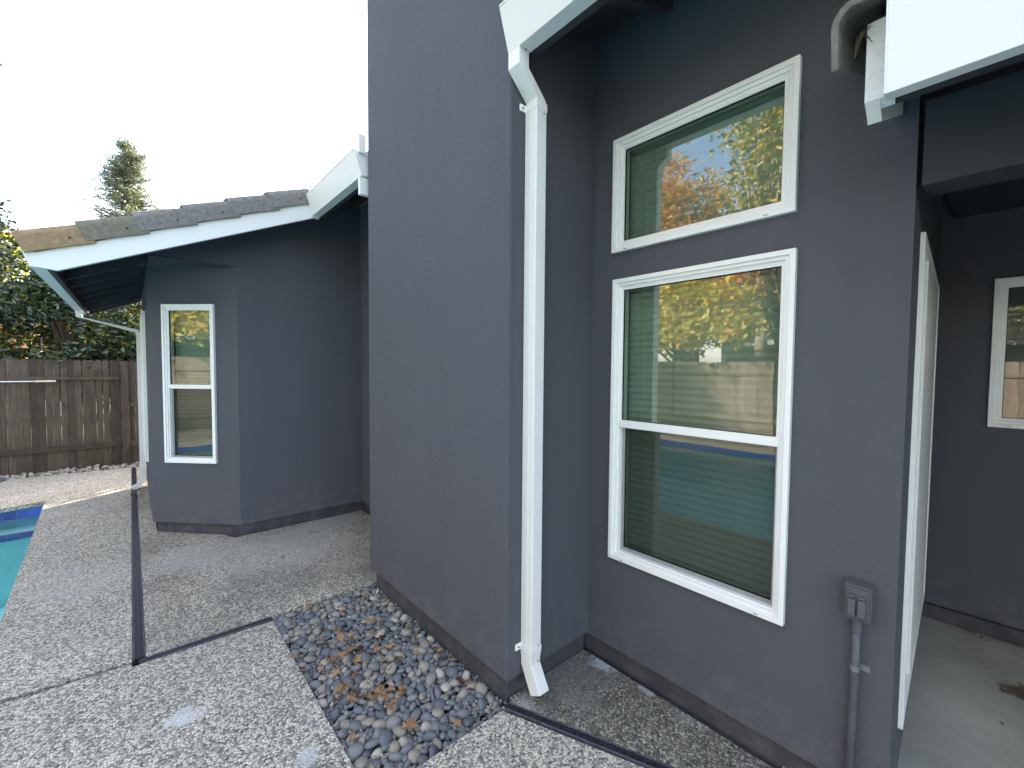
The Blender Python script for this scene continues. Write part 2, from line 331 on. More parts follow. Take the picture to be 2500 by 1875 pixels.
def rect_ring(mb, x0, x1, z0, z1, w, y0, y1, mi=0):
    o = [(x0, z0), (x1, z0), (x1, z1), (x0, z1)]; i = [(x0+w, z0+w), (x1-w, z0+w), (x1-w, z1-w), (x0+w, z1-w)]
    vs = [(a, y0, b) for a, b in o]+[(a, y0, b) for a, b in i]+[(a, y1, b) for a, b in o]+[(a, y1, b) for a, b in i]
    fs = []
    for k in range(4):
        n = (k+1) % 4
        fs += [(k, n, 4+n, 4+k), (8+k, 12+k, 12+n, 8+n), (k, 8+k, 8+n, n), (4+k, 4+n, 12+n, 12+k)]
    return mb.poly(vs, fs, mi)
def wall_panel(mb, u0, u1, z0, z1, holes, T, depth=.10):
    """wall in local (u,z); T(u,w,z)->xyz with w inward; holes cut, reveals added"""
    us = sorted({u0, u1, *[h[0] for h in holes], *[h[1] for h in holes]}); zs = sorted({z0, z1, *[h[2] for h in holes], *[h[3] for h in holes]})
    for a, b in zip(us, us[1:]):
        for c, d in zip(zs, zs[1:]):
            if any(h[0] <= (a+b)/2 <= h[1] and h[2] <= (c+d)/2 <= h[3] for h in holes): continue
            mb.poly([T(a, 0, c), T(b, 0, c), T(b, 0, d), T(a, 0, d)], [(0, 1, 2, 3)])
    for h in holes:
        a, b, c, d = h
        for (p, q) in (((a, c), (b, c)), ((b, c), (b, d)), ((b, d), (a, d)), ((a, d), (a, c))):
            mb.poly([T(p[0], 0, p[1]), T(q[0], 0, q[1]), T(q[0], depth, q[1]), T(p[0], depth, p[1])], [(0, 1, 2, 3)])
    return mb
def wall_noflip(mb, name, mat, parent, **k):
    me = bpy.data.meshes.new(name); me.from_pydata([(x*S, y*S, z*S) for x, y, z in mb.v], [], mb.f); me.materials.append(M[mat])
    return link(name, me, parent, **k)
# ------------------------------------------------------------------ ground, deck, pool
PX, PFAR = -.62, 6.93       # pool right edge, far edge
g = MB(); xs = [-600, -5.5, PX+.05, 600]; ys = [-600, -4, PFAR+.06, 600]
for i in range(3):
    for j in range(3):
        if i == 1 and j == 1: continue
        g.poly([(xs[i], ys[j], -.105), (xs[i+1], ys[j], -.105), (xs[i+1], ys[j+1], -.105), (xs[i], ys[j+1], -.105)], [(0, 1, 2, 3)])
g.build('ground', 'ground', kind='structure')
deck = empty('pool_deck', (0, 3, 0), kind='structure')
def slab(pts, mat='agg', name='concrete_slab', z0=-.1, bev=.004, parent=deck, z1=0):
    return MB().prism(pts, z0, z1, 'z').build(name, mat, parent, bevel=bev)
J = .006; DW = .026
pe = lambda y: -.607 + (y-3.84)*(-.134/3.10)       # pool edge x as it runs away
slab([(pe(2.92), 2.915+J), (-DW, 2.872+J), (-DW, 4.885-J), (pe(4.93), 4.93-J)])
slab([(pe(4.93), 4.93+J), (-DW, 4.885+J), (-DW, 6.85-J), (pe(6.97), 6.96-J)])
slab([(-5.45, 6.60), (-1.05, 6.84), (pe(6.94), 6.94+J), (-DW, 6.85+J), (-DW, 8.46), (-1.3, 8.52), (-5.45, 8.7)], z0=-.045)
slab([(DW, 2.872+J), (.60, 2.868), (1.27, 2.872), (1.79, 2.872), (1.79, 4.41), (.66, 4.41), (.60, 4.50-J), (DW, 4.49-J)], 'agg_side')
slab([(DW, 4.49+J), (.60, 4.50+J), (.62, 4.52), (.15, 5.02), (.15, 6.80-J), (DW, 6.80-J)], 'agg_side')
slab([(DW, 6.80+J), (.15, 6.80+J), (.15, 7.12), (.9, 7.12), (.9, 8.42), (DW, 8.44)], 'agg_side')
slab([(-.42, -3), (.585, -3), (.60, 2.805), (-.022, 2.82), (-.03, 2.846), (pe(2.9), 2.889), (pe(2.9)+.02, 2.0)])
D3 = [(1.215, 1.425), (1.469, .80), (1.985, -.45), (2.4, -1.5)]
slab([(.60, 1.405), (.597, -3), (2.8, -3), (2.8, -2.4), (2.375, -1.5), (1.96, -.46), (1.443, .79), (1.19, 1.405)])
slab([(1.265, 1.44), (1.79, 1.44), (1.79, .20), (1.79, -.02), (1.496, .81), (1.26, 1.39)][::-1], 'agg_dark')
slab([(1.795, .30), (1.795, -.03), (2.40, -1.45), (2.9, -2.3), (3.75, -2.3), (3.75, .5), (1.795, .5)], 'porch', 'porch_slab')
# far side and back of the yard
slab([(-7.3, -4.5), (-5.45, -4.5), (-5.45, 8.7), (-7.3, 8.78)])
# drains
def drain(a, b, width, label, pitch=.029):
    a = Vector((*a, 0)); b = Vector((*b, 0)); L = (b-a).length; ang = math.atan2((b-a).y, (b-a).x)
    t = empty('channel_drain', a, label=label, cat='drain', group='black channel drains set in the pool deck'); t.rotation_euler = (0, 0, ang)
    h = width/2
    r1 = MB().box(0, L, -h, -h+.005, -.05, .001).box(0, L, h-.005, h, -.05, .001).box(0, L, -h+.005, h-.005, -.05, -.02).build('channel_frame', 'drain_rim', t, local=True)
    me = MB().box(0, pitch*.78, -h+.005, h-.005, -.006, -.001).mesh('grate_bar', 'dark_plastic')
    n = int(L/pitch)
    for i in range(n):
        o = link('grate_bar', me, t, local=True); o.location = (i*pitch*S, 0, random.uniform(-.001, .0005))
    MB().box(.002, L-.002, -.003, .003, -.0055, .0005).build('centre_rib', 'dark_plastic', t, local=True)
    return t
drain((0, 2.885), (0, 8.45), .048, 'long black slotted channel drain running beside the house towards the fence')
drain((0, 2.845), (.60, 2.838), .034, 'short black slotted drain between the long drain and the pebble bed')
drain((1.225, 1.41), (2.385, -1.46), .040, 'black slotted drain running diagonally from the pebble bed past the window wall')
# thin control joint filler left of the drains
MB().prism([(pe(2.9), 2.862), (0, 2.82), (0, 2.885), (pe(2.92), 2.915)], -.05, -.02, 'z').build('joint_filler', 'black', deck)
MB().prism([(pe(4.93), 4.92), (-DW, 4.875), (-DW, 4.895), (pe(4.93), 4.94)], -.05, -.012, 'z').build('joint_filler', 'black', deck)
MB().prism([(DW, 4.48), (.62, 4.485), (.62, 4.515), (DW, 4.50)], -.05, -.012, 'z').build('joint_filler', 'black', deck)
MB().prism([(pe(6.97), 6.93), (-DW, 6.83), (-DW, 6.87), (pe(6.97), 6.97)], -.05, -.012, 'z').build('joint_filler', 'black', deck)
# pool
pool = empty('swimming_pool', (-3, 1.5, -.105), label='turquoise swimming pool with cobalt blue waterline tiles beside the deck', cat='pool')
p = MB()
X0, X1, Y0, Y1, ZB = -5.5, PX+.05, -4, PFAR+.05, -.95
p.poly([(X0, Y0, ZB), (X1, Y0, ZB), (X1, Y1, ZB), (X0, Y1, ZB)], [(0, 1, 2, 3)])
for a, b in (((X0, Y0), (X1, Y0)), ((X1, Y0), (X1, Y1)), ((X1, Y1), (X0, Y1)), ((X0, Y1), (X0, Y0))):
    p.poly([(*a, ZB), (*b, ZB), (*b, -.10), (*a, -.10)], [(0, 1, 2, 3)])
p.build('basin', 'plaster', pool)
MB().box(X0, X1-.001, 6.60, Y1-.001, ZB+.002, -.235).build('ledge', 'ledge', pool)
MB().box(X0, X1-.001, 6.575, 6.62, -.28, -.222).build('ledge_edge_tiles', 'bluetile', pool)
MB().poly([(X0, Y0, -.165), (X1, Y0, -.165), (X1, Y1, -.165), (X0, Y1, -.165)], [(0, 1, 2, 3)]).build('water', 'water', pool)
MB().box(X0, X1-.012, Y1-.03, Y1-.006, -.17, -.02).build('grout_bed', 'grout', pool)
me = MB().box(0, .088, -.008, 0, 0, .10).mesh('tile', 'bluetile')
for i in range(50): link('tile', me, pool, loc=(X1-.10-i*.094, Y1-.031, -.158))
MB().box(X0, X0+.02, Y0, Y1-.04, -.17, -.05).box(X1-.01, X1-.001, Y0, Y1-.04, -.17, -.05).build('side_waterline_tiles', 'bluetile', pool)
# ------------------------------------------------------------------ pebble bed
BX0, BX1, BY0, BY1 = .605, 1.245, 1.412, 2.862
bed = MB().poly([(BX0-.02, BY0-.02, -.075), (BX1+.04, BY0-.02, -.075), (BX1+.04, BY1+.01, -.075), (BX0-.02, BY1+.01, -.075)], [(0, 1, 2, 3)]).build('pebble_bed', 'soil', kind='structure')
def stone_mesh(name, mat, ax, seed, sub=2):
    bm = bmesh.new(); bmesh.ops.create_icosphere(bm, subdivisions=sub, radius=1)
    for v in bm.verts:
        n_ = noise.noise(v.co*1.1+Vector((seed*7.3, 0, 0)))*.22+noise.noise(v.co*2.3+Vector((0, seed*3.1, 0)))*.07
        v.co = Vector((v.co.x*ax[0], v.co.y*ax[1], v.co.z*ax[2]))*(1+n_)*S
    me = bpy.data.meshes.new(name); bm.to_mesh(me); bm.free(); me.materials.append(M[mat])
    me.polygons.foreach_set('use_smooth', [True]*len(me.polygons)); return me
stones = [stone_mesh('stone', 'pebble', (1, random.uniform(.58, .9), random.uniform(.40, .62)), i) for i in range(14)]
# circle packing with relaxation
def pack(n, rmin, rmax, x0, x1, y0, y1, power=1.6, iters=120, over=.92, mn=2):
    r = np.sort(rmin+(rmax-rmin)*rng.random(n)**power)[::-1]
    P = np.stack([x0+(x1-x0)*rng.random(n), y0+(y1-y0)*rng.random(n)], 1)
    for it in range(iters):
        d = P[:, None]-P[None]; D = np.sqrt((d**2).sum(2))+1e-9; ov = (r[:, None]+r[None])*over-D; np.fill_diagonal(ov, 0); ov = np.maximum(ov, 0)
        P += (d/D[..., None]*ov[..., None]*.35).sum(1)
        P[:, 0] = np.clip(P[:, 0], x0+r*.75, x1-r*.75); P[:, 1] = np.clip(P[:, 1], y0+r*.75, y1-r*.75)
    return P, r
P, r = pack(640, .0115, .034, BX0, BX1-.005, BY0, BY1-.005, 1.55, 160, .86)
stonetop = []
def fade(x, y): return 0
zt = -.036
order = list(range(len(P)))
lows = MB()
lowparts = []
for i in order:
    x, y, rr = P[i][0], P[i][1], r[i]
    z = zt+random.uniform(-.004, .010)+rr*.25
    e = Matrix.Translation((x*S, y*S, z*S)) @ Matrix.Rotation(random.uniform(0, 6.28), 4, 'Z') @ Matrix.Rotation(random.gauss(0, .28), 4, 'X') @ Matrix.Rotation(random.gauss(0, .28), 4, 'Y') @ Matrix.Scale(rr*1.12, 4)
    stonetop.append((x, y, z, rr))
    if i < 298:
        o = bpy.data.objects.new('stone', random.choice(stones)); COL.objects.link(o); o.parent = bed
        o.matrix_local = e
    else: lowparts.append(e)
def joined(name, mesh_list, mats_, parent, mat, **k):
    V, F, o = [], [], 0
    cache = {}
    for e in mats_:
        me = random.choice(mesh_list)
        if me.name not in cache:
            a = np.empty(len(me.vertices)*3); me.vertices.foreach_get('co', a); cache[me.name] = (a.reshape(-1, 3), np.array([list(p.vertices) for p in me.polygons]))
        a, f = cache[me.name]; E_ = np.array(e); V.append(a @ E_[:3, :3].T+E_[:3, 3]); F.append(f+o); o += len(a)
    V = np.concatenate(V); F = np.concatenate(F)
    me = bpy.data.meshes.new(name); me.from_pydata(V, [], F.tolist()); me.materials.append(M[mat]); me.polygons.foreach_set('use_smooth', [True]*len(me.polygons))
    return link(name, me, parent, kind='stuff', **k)
grit = [stone_mesh('stone_low', 'grit', (1, random.uniform(.6, .9), random.uniform(.5, .8)), i+40, 1) for i in range(8)]
def jig(x, y, z, s): return Matrix.Translation((x*S, y*S, z*S)) @ Matrix.Rotation(random.uniform(0, 6.28), 4, 'Z') @ Matrix.Rotation(random.gauss(0, .6), 4, 'X') @ Matrix.Rotation(random.gauss(0, .6), 4, 'Y') @ Matrix.Scale(s, 4)
joined('small_stones', stones, lowparts, bed, 'pebble')
ms = [jig(random.uniform(BX0, BX1+.02), random.uniform(BY0, BY1), -.056+random.uniform(0, .028), random.uniform(.006, .0155)) for _ in range(6500)]
joined('gravel_fill', grit, ms, bed, 'grit')
for o_ in grit: pass
# fallen oak leaves
def oak_leaf(seed):
    rn = random.Random(seed); bm = bmesh.new(); L = 1.0
    mids = [(0, 0)]; outl = []
    lobes = [(.22, .16, .10), (.42, .40, .13), (.64, .36, .12), (.82, .20, .08)]
    right = [(.0, .015), (.12, .02)]
    for t, w_, b_ in lobes:
        right += [(t-.05, .06), (t+.02+rn.uniform(-.02, .02), w_*.6), (t+.10+rn.uniform(-.03, .03), w_*rn.uniform(.85, 1.15)), (t+.07, w_*.5), (t+.085, .055)]
    right += [(1.0, .0)]
    left = [(x, -y*rn.uniform(.85, 1.1)) for x, y in right[:-1]][::-1]
    pts = right+left
    curl = rn.uniform(.25, .9); tw = rn.uniform(-.5, .5)
    vs = []
    for x, y in pts:
        z = curl*(y*y)*1.4+.18*math.sin(x*3)*curl+tw*y*x*.5; vs.append(bm.verts.new(((x-.5)*S, y*S, z*S)))
    for i in range(len(right)-1):
        a, b = i, i+1; c, d = len(pts)-1-i, len(pts)-2-i
        if b == len(right)-1: bm.faces.new((vs[a], vs[b], vs[c])) if c != b else None
        elif c != d: bm.faces.new((vs[a], vs[b], vs[d], vs[c]))
    me = bpy.data.meshes.new('fallen_leaf'); bm.to_mesh(me); bm.free(); return me
lv = []
for i in range(9):
    me = oak_leaf(i); me.materials.append(M['lf_dryd' if i % 4 == 3 else 'lf_dry']); lv.append(me)
def drop_leaf(x, y, z, s, label, group, tilt=.45):
    o = bpy.data.objects.new('fallen_leaf', random.choice(lv)); COL.objects.link(o); o.scale = (s,)*3; o.location = (x*S, y*S, z*S)
    o.rotation_euler = (random.gauss(0, tilt), random.gauss(0, tilt), random.uniform(0, 6.28)); o['label'] = label; o['category'] = 'leaf'; o['group'] = group
LB = 'dry rust-brown oak leaf lying on the grey river pebbles'; GB = 'oak leaves scattered over the pebble bed'
from_px = [(.80, 2.24, .11, 15), (.84, 2.02, .10, 12), (.98, 2.12, .08, 5), (.88, 1.78, .09, 7)]
for cx_, cy_, s_, n_ in from_px:
    for k in range(n_): drop_leaf(random.gauss(cx_, s_*.8), random.gauss(cy_, s_), -.012+random.uniform(0, .014), random.uniform(.048, .072), LB, GB)
for k in range(30): drop_leaf(random.uniform(BX0+.03, BX1-.03), random.uniform(BY0+.03, BY1-.03), -.012+random.uniform(0, .01), random.uniform(.045, .07), LB, GB)
for k in range(9): drop_leaf(1.21-random.uniform(0, .05), random.uniform(1.6, 2.8), -.008, random.uniform(.045, .065), LB, GB)
for k in range(7): drop_leaf(random.uniform(1.62, 1.77), random.uniform(4.22, 4.37), .008, random.uniform(.035, .05), 'small dry leaf caught in the inner wall corner behind the chimney', 'leaves in the far wall corner')
for k in range(8): drop_leaf(random.uniform(-.02, .10), random.uniform(6.45, 6.85), .008, random.uniform(.05, .07), 'dry brown leaf at the foot of the far downspout', 'leaves by the far downspout')
for k in range(11): drop_leaf(3.60-abs(random.gauss(0, .05)), random.uniform(-.3, .16), .006, random.uniform(.03, .045), 'dry leaf lying along the base of the dark porch wall', 'leaves along the porch wall', .2)
drop_leaf(.855, 3.667, .008, .05, 'single tan leaf lying alone on the deck between bay and chimney', 'lone leaf', .15)
drop_leaf(2.75, -.05, .006, .022, 'tiny pale leaf on the smooth porch concrete', 'lone porch leaf', .1)
# ------------------------------------------------------------------ house
house = empty('house', (4, 3, 0), label='dark grey stucco house with white window frames, gutters and downspouts', cat='house')
XW, YF = 1.79, 4.41
ZR = lambda x: 2.195+.44*(x+.45)
# window rows: (u0,u1,z0,z1) with y
def Tx(x): return lambda u, w_, z: (x+w_, u, z)
UW = (.507, 1.287, 2.065, 2.602); LW = (.500, 1.277, .563, 1.935)
mb = wall_panel(MB(), .195, 1.425, .10, 3.10, [(UW[0]+.012, UW[1]-.012, UW[2]+.012, UW[3]-.012), (LW[0]+.012, LW[1]-.012, LW[2]+.012, LW[3]-.012)], Tx(XW))
mb.poly([(XW, .195, .10), (XW, 1.425, .10), (XW+.035, 1.425, .10), (XW+.035, .195, .10)], [(0, 1, 2, 3)])
wall_noflip(mb, 'window_wall', 'stucco', house)
mb = MB().box(XW, XW+.12, 2.86, YF+.001, .10, 3.10); mb.build('wall', 'stucco', house, bevel=.008)
MB().box(1.22, XW+.01, 1.41, 2.875, .10, 6.2).build('chimney', 'stucco', house, bevel=.010)
MB().box(1.253, XW+.01, 1.443, 2.842, -.09, .103).build('foundation', 'base', house, bevel=.004)
MB().box(XW+.033, XW+.2, .23, 1.46, -.09, .103).build('foundation', 'base', house)
MB().box(XW+.033, XW+.2, 2.8, YF+.1, -.09, .103).build('foundation', 'base', house)
# chamfered corner body
MB().prism([(.70, .10), (XW+.02, .10), (XW+.02, ZR(XW)-.036), (.70, ZR(.70)-.036)], YF, YF+.1, 'y').build('wall', 'stucco', house)
su = Vector((.58, -.59, 0)).normalized(); sn = Vector((-su.y, su.x, 0)); sl = math.hypot(.58, .59)
Ts = lambda u_, w_, z: (.12+su.x*u_+sn.x*w_, 5.0+su.y*u_+sn.y*w_, z)
t0 = (Vector((.220, 4.893, 0))-Vector((.12, 5.0, 0))).dot(su)
mb = wall_panel(MB(), 0, sl, .10, 2.36, [(t0+.012, t0+.466, .656, 2.024)], Ts)
mb.poly([Ts(0, 0, .10), Ts(sl, 0, .10), Ts(sl, .04, .10), Ts(0, .04, .10)], [(0, 1, 2, 3)]); wall_noflip(mb, 'angled_wall', 'stucco', house)
mb = wall_panel(MB(), 5.0, 7.1, .10, 2.36, [(5.862, 6.838, .512, 2.048)], Tx(.12)); wall_noflip(mb, 'side_wall', 'stucco', house)
MB().box(.121, 9, 7.0, 7.1, .10, 2.36).build('wall', 'stucco', house)
MB().box(1.2, 1.25, 4.6, 7.0, 0, 2.3).build('interior_wall', 'interior', house)
MB().prism([(XW+.03, YF+.035), (.715, YF+.035), (.155, 5.015), (.155, 7.07), (9, 7.07), (9, 7.03), (.3, 7.03), (.3, 5.1), (.76, YF+.13), (XW+.03, YF+.13)], -.09, .103, 'z').build('foundation', 'base', house)
MB().prism([(XW+.02, YF+.001), (.12, YF+.001), (.12, 7.1), (XW+.02, 7.1)], 2.352, 2.365, 'z').build('corner_soffit', 'base', house)
mb = MB().prism([(.12, 2.365), (.699, 2.365), (.699, ZR(.699)-.036), (.12, ZR(.12)-.036)], YF, YF+.1, 'y'); mb.build('upper_wall', 'stucco', house)
MB().box(.12, .22, YF+.1, 7.1, 2.365, ZR(.12)-.05).build('upper_wall', 'stucco', house)
# slanting porch-side wall (door wall)
dx, dy = 3.66-XW, .085; dl = math.hypot(dx, dy); ang = math.atan2(dy, dx)
Td = lambda u, w_, z: (XW+u*math.cos(ang)-w_*math.sin(ang), .195+u*math.sin(ang)+w_*math.cos(ang), z)
DH = (.28, 1.66, .20, 1.985)
mb = wall_panel(MB(), 0, dl, 0, 3.1, [(DH[0]+.012, DH[1]-.012, DH[2]+.012, DH[3]-.012)], Td); wall_noflip(mb, 'porch_side_wall', 'stucco', house)
PWIN = (-.75, .050, 1.193, 2.022)
mb = wall_panel(MB(), -3.2, .30, .0, 3.3, [(PWIN[0]+.012, PWIN[1]-.012, PWIN[2]+.012, PWIN[3]-.012)], Tx(3.65)); wall_noflip(mb, 'porch_back_wall', 'stucco', house)
MB().box(3.615, 3.65, -3.2, .28, 0, .085).build('skirting', 'base', house, bevel=.004)
MB().box(1.765, 1.90, -3.4, .180, 2.05, 2.295).build('porch_beam', 'soffit', house, bevel=.004)
MB().box(1.80, 3.65, -3.3, .22, 2.40, 2.44).build('porch_ceiling', 'soffit', house)
MB().box(1.80, 3.64, -2.4, -2.3, 0, 2.40).build('added_shade_wall', 'stucco', house)  # unseen wall, added to cut side light and darken the porch
# far, hidden sides so that rooms are closed and dark
MB().box(8.9, 9, -4, 7.0, 0, 2.6).build('wall', 'stucco', house)
MB().box(3.7, 9, -4.1, -4, 0, 2.6).build('wall', 'stucco', house)
MB().box(3.66, 3.76, -4, -3.2, 0, 3.3).build('wall', 'stucco', house)
# inner partitions
MB().box(XW+1.1, XW+1.15, .33, YF+.2, 0, 3.0).build('interior_wall', 'interior', house)
MB().box(XW+.13, XW+1.1, .33, YF+.2, -.02, .0).box(XW+.13, XW+1.1, .33, YF+.2, 2.95, 3.0).build('interior_floor', 'interior', house)
# roof: one slope, eave at x=1.2 in front of the window wall, stepping out to x=-.45 beyond y=4
def roofslab(x0, x1, y0, y1, t=.035, name='roof_deck', mat='soffit'):
    return MB().prism([(x0, ZR(x0)-t), (x1, ZR(x1)-t), (x1, ZR(x1)), (x0, ZR(x0))], y0, y1, 'y').build(name, mat, house)
roofslab(1.26, 5.2, -1.3, 1.409); roofslab(1.791, 5.2, 1.411, 2.874); roofslab(1.26, 5.2, 2.876, 4.03); roofslab(-.44, 5.2, 4.03, 7.4)  # first slab lengthened out of view past the porch corner to darken the wall
MB().prism([(5.2, ZR(5.2)-.035), (9.6, .6+ZR(5.2)-2.4), (9.6, .64+ZR(5.2)-2.4), (5.2, ZR(5.2))], -4, 7.4, 'y').build('roof_deck', 'soffit', house)
roofslab(3.6, 5.2, -4, -1.3)
# upper gable walls under the roof
MB().prism([(XW, 3.1), (5.2, 3.1), (9, 2.6), (5.2, ZR(5.2)-.04), (XW, ZR(XW)-.04)], .20, .30, 'y').build('gable_wall', 'stucco', house)
MB().box(XW+.001, XW+.1, .20, 4.5, 3.095, ZR(XW)-.036).build('upper_wall', 'stucco', house)
# field tiles as one relief sheet per roof slope
def tilefield(x0, x1, y0, y1, dzf=0, name='roof_tile_field', Z=None, skip=.0):
    Z = Z or ZR; mb = MB(); n = int((x1-x0)/.275)+1; m_y = int((y1-y0)/.28)
    for i in range(n):
        a = x0+i*.275; b = min(a+.33, x1+.05)
        pts = []
        for j in range(m_y*6+1):
            t = j/6; ph = t % 1; y = y0+j*(y1-y0)/(m_y*6)
            pts.append((y, .018+.055*abs(math.sin(math.pi*ph))))
        o = len(mb.v)
        for y, h in pts: mb.v += [(a, y, Z(a)+h+.012), (b, y, Z(b)+h-.015), (a, y, Z(a)+h-.012)]
        for j in range(len(pts)-1):
            q = o+j*3; mb.f += [(q, q+3, q+4, q+1), (q+2, q+5, q+3, q)]; mb.mi += [0, 0]
    me = bpy.data.meshes.new(name); me.from_pydata([(x*S, y*S, z*S) for x, y, z in mb.v], [], mb.f); me.materials.append(M['tile_grey'])
    return link(name, me, house, kind='stuff')
tilefield(1.17, 5.1, -1.28, 1.40); tilefield(1.8, 5.1, 1.42, 2.86); tilefield(1.17, 5.1, 2.93, 4.12); tilefield(-.47, 5.1, 4.12, 7.38)
# rake tiles along y=4 edge
def raketile(x0, L, y, zf, mat, flip=1):
    a = Vector((1, 0, .44)).normalized(); n_ = Vector((-.44, 0, 1)).normalized()
    def sec(px, inset, drop):
        base = Vector((px, y, zf(px)))+n_*drop; out = []
        R_ = .052
        prof_o = [(-.062, -.026), (-.058, .05)]+[(-.058+R_-R_*math.cos(t)+0, .062+R_*math.sin(t)) for t in [k*math.pi/2/5 for k in range(6)]]+[(.06, .116), (.10, .09)]
        th = .017
        prof_i = [(.095, .074), (.055, .098)]+[(-.058+R_-(R_-th)*math.cos(t), .062+(R_-th)*math.sin(t)) for t in [k*math.pi/2/5 for k in range(5, -1, -1)]]+[(-.041, .05), (-.045, -.026)]
        for py, pz in prof_o+prof_i: out.append(base+Vector((0, flip*py*(1-inset), 0))+n_*(pz*(1-inset*.5)))
        return out
    mb = MB(); mb.sect([sec(x0, 0, .024), sec(x0+L*.5, .03, .015), sec(x0+L, .06, .004)])
    o = mb.build('roof_tile', mat, house, bevel=.004, smooth=False)
    nb = MB(); c = Vector((x0+L*.72, y-flip*.063, zf(x0+L*.72)+.028)); nb.poly([c+Vector((.006*math.cos(t), -flip*.0015, .006*math.sin(t))) for t in [k*math.pi/4 for k in range(8)]], [tuple(range(8))])
    return o
for i in range(6):
    raketile(-.475+i*.275, .315, 4.03, ZR, ['tile_tan', 'tile_mix', 'tile_grey', 'tile_grey', 'tile_grey', 'tile_grey'][i])
    mb = MB(); c = Vector((-.475+i*.275+.20, 3.962, ZR(-.475+i*.275+.20)+.035)); mb.poly([c+Vector((.006*math.cos(k*math.pi/4), 0, .006*math.sin(k*math.pi/4))) for k in range(8)], [tuple(range(8))]); mb.build('nail_hole', 'black', house)
# rake fascia board of the far section
MB().prism([(-.455, 2.185), (-.43, 2.108), (-.335, 2.098), (1.225, 2.792), (1.225, 2.925)], 3.995, 4.028, 'y').build('fascia_board', 'white', house, bevel=.002, label='long white sloping fascia board under the rake tiles')
MB().box(1.19, 1.26, 3.99, 4.028, 2.79, 2.93).build('fascia_board', 'white', house)
# gutters (box gutters with an outward-leaning face)
def gutter(y0, y1, xt, xb, zt_, zb_, xin, name='gutter', **k):
    t = .006
    o = [(xt, zt_), (xb, zb_), (xin, zb_), (xin, zt_)]
    mb = MB().prism([(xt, zt_), (xt, zt_-.008), (xb, zb_), (xin, zb_), (xin, zt_), (xin-.004, zt_), (xin-.004, zb_+.006), (xb+.004, zb_+.006), (xt+.006, zt_)], y0, y1, 'y')
    e = .004
    mb.prism([(xt+.001, zt_-.002), (xb+.001, zb_+.001), (xin-.001, zb_+.001), (xin-.001, zt_-.002)], y0-e, y0+.001, 'y').prism([(xt+.001, zt_-.002), (xb+.001, zb_+.001), (xin-.001, zb_+.001), (xin-.001, zt_-.002)], y1-.001, y1+e, 'y')
    mb.box(xt-.004, xt+.008, y0, y1, zt_-.004, zt_+.004)
    return mb.build(name, 'gutter', house, bevel=.0015, **k)
gutter(-1.3, 1.402, 1.15, 1.20, 2.962, 2.800, 1.262, label='white box gutter above the tall windows')
gutter(2.93, 3.99, 1.15, 1.20, 2.962, 2.800, 1.262, label='white box gutter behind the chimney')
MB().box(1.19, 1.262, 2.93, 2.96, 2.675, 2.790).build('fascia_block', 'white', house, bevel=.002)
MB().box(1.175, 1.22, 2.90, 2.925, 2.94, 3.06).build('flashing', 'gutter', house)
MB().box(1.263, 1.295, -1.3, 1.409, 2.80, 2.955).build('fascia_board', 'soffit', house); MB().box(1.263, 1.295, 2.93, 3.99, 2.80, 2.955).build('fascia_board', 'soffit', house)
gutter(4.0, 7.35, -.485, -.455, 2.20, 2.105, -.385, label='white gutter along the lower left eave')
MB().box(-.384, -.355, 4.03, 7.38, 2.10, 2.20).build('fascia_board', 'soffit', house)
for k in range(9): # rafters of the far eave
    y = 4.16+k*.40
    MB().prism([(-.354, ZR(-.354)-.12), (.119, ZR(.12)-.12), (.119, ZR(.12)-.036), (-.354, ZR(-.354)-.036)], y, y+.036, 'y').build('rafter', 'soffit', house)
for y in (-1.2, -.8, -.2, .40, 1.0, 3.1, 3.7):
    MB().prism([(1.296, ZR(1.296)-.125), (1.788, ZR(1.788)-.125), (1.788, ZR(1.788)-.036), (1.296, ZR(1.296)-.036)], y, y+.04, 'y').build('rafter', 'soffit', house)
MB().prism([(.06, ZR(.06)-.15), (.10, ZR(.10)-.15), (.10, ZR(.1)-.04), (.06, ZR(.06)-.04)], 4.40, 4.48, 'y').build('bracket', 'soffit', house)
# porch roof with its gutter and end tile
ZP = lambda x: 2.375+.44*(x-1.43)
MB().prism([(1.463, ZP(1.463)-.02), (1.785, ZP(1.785)-.02), (1.785, ZP(1.785)+.02), (1.463, ZP(1.463)+.02)], .19, .262, 'y').build('roof_deck', 'soffit', house)
MB().prism([(1.44, ZP(1.44)-.02), (3.7, ZP(3.7)-.02), (3.7, ZP(3.7)+.02), (1.44, ZP(1.44)+.02)], -3.5, .189, 'y').build('roof_deck', 'soffit', house)
tilefield(1.36, 3.6, -3.4, .10, Z=ZP)
raketile(1.40, .33, .268, lambda x: ZP(x)-.075, 'tile_grey', -1)
gutter(-3.4, .206, 1.325, 1.335, 2.39, 2.148, 1.373, label='wide white porch gutter at the upper right')
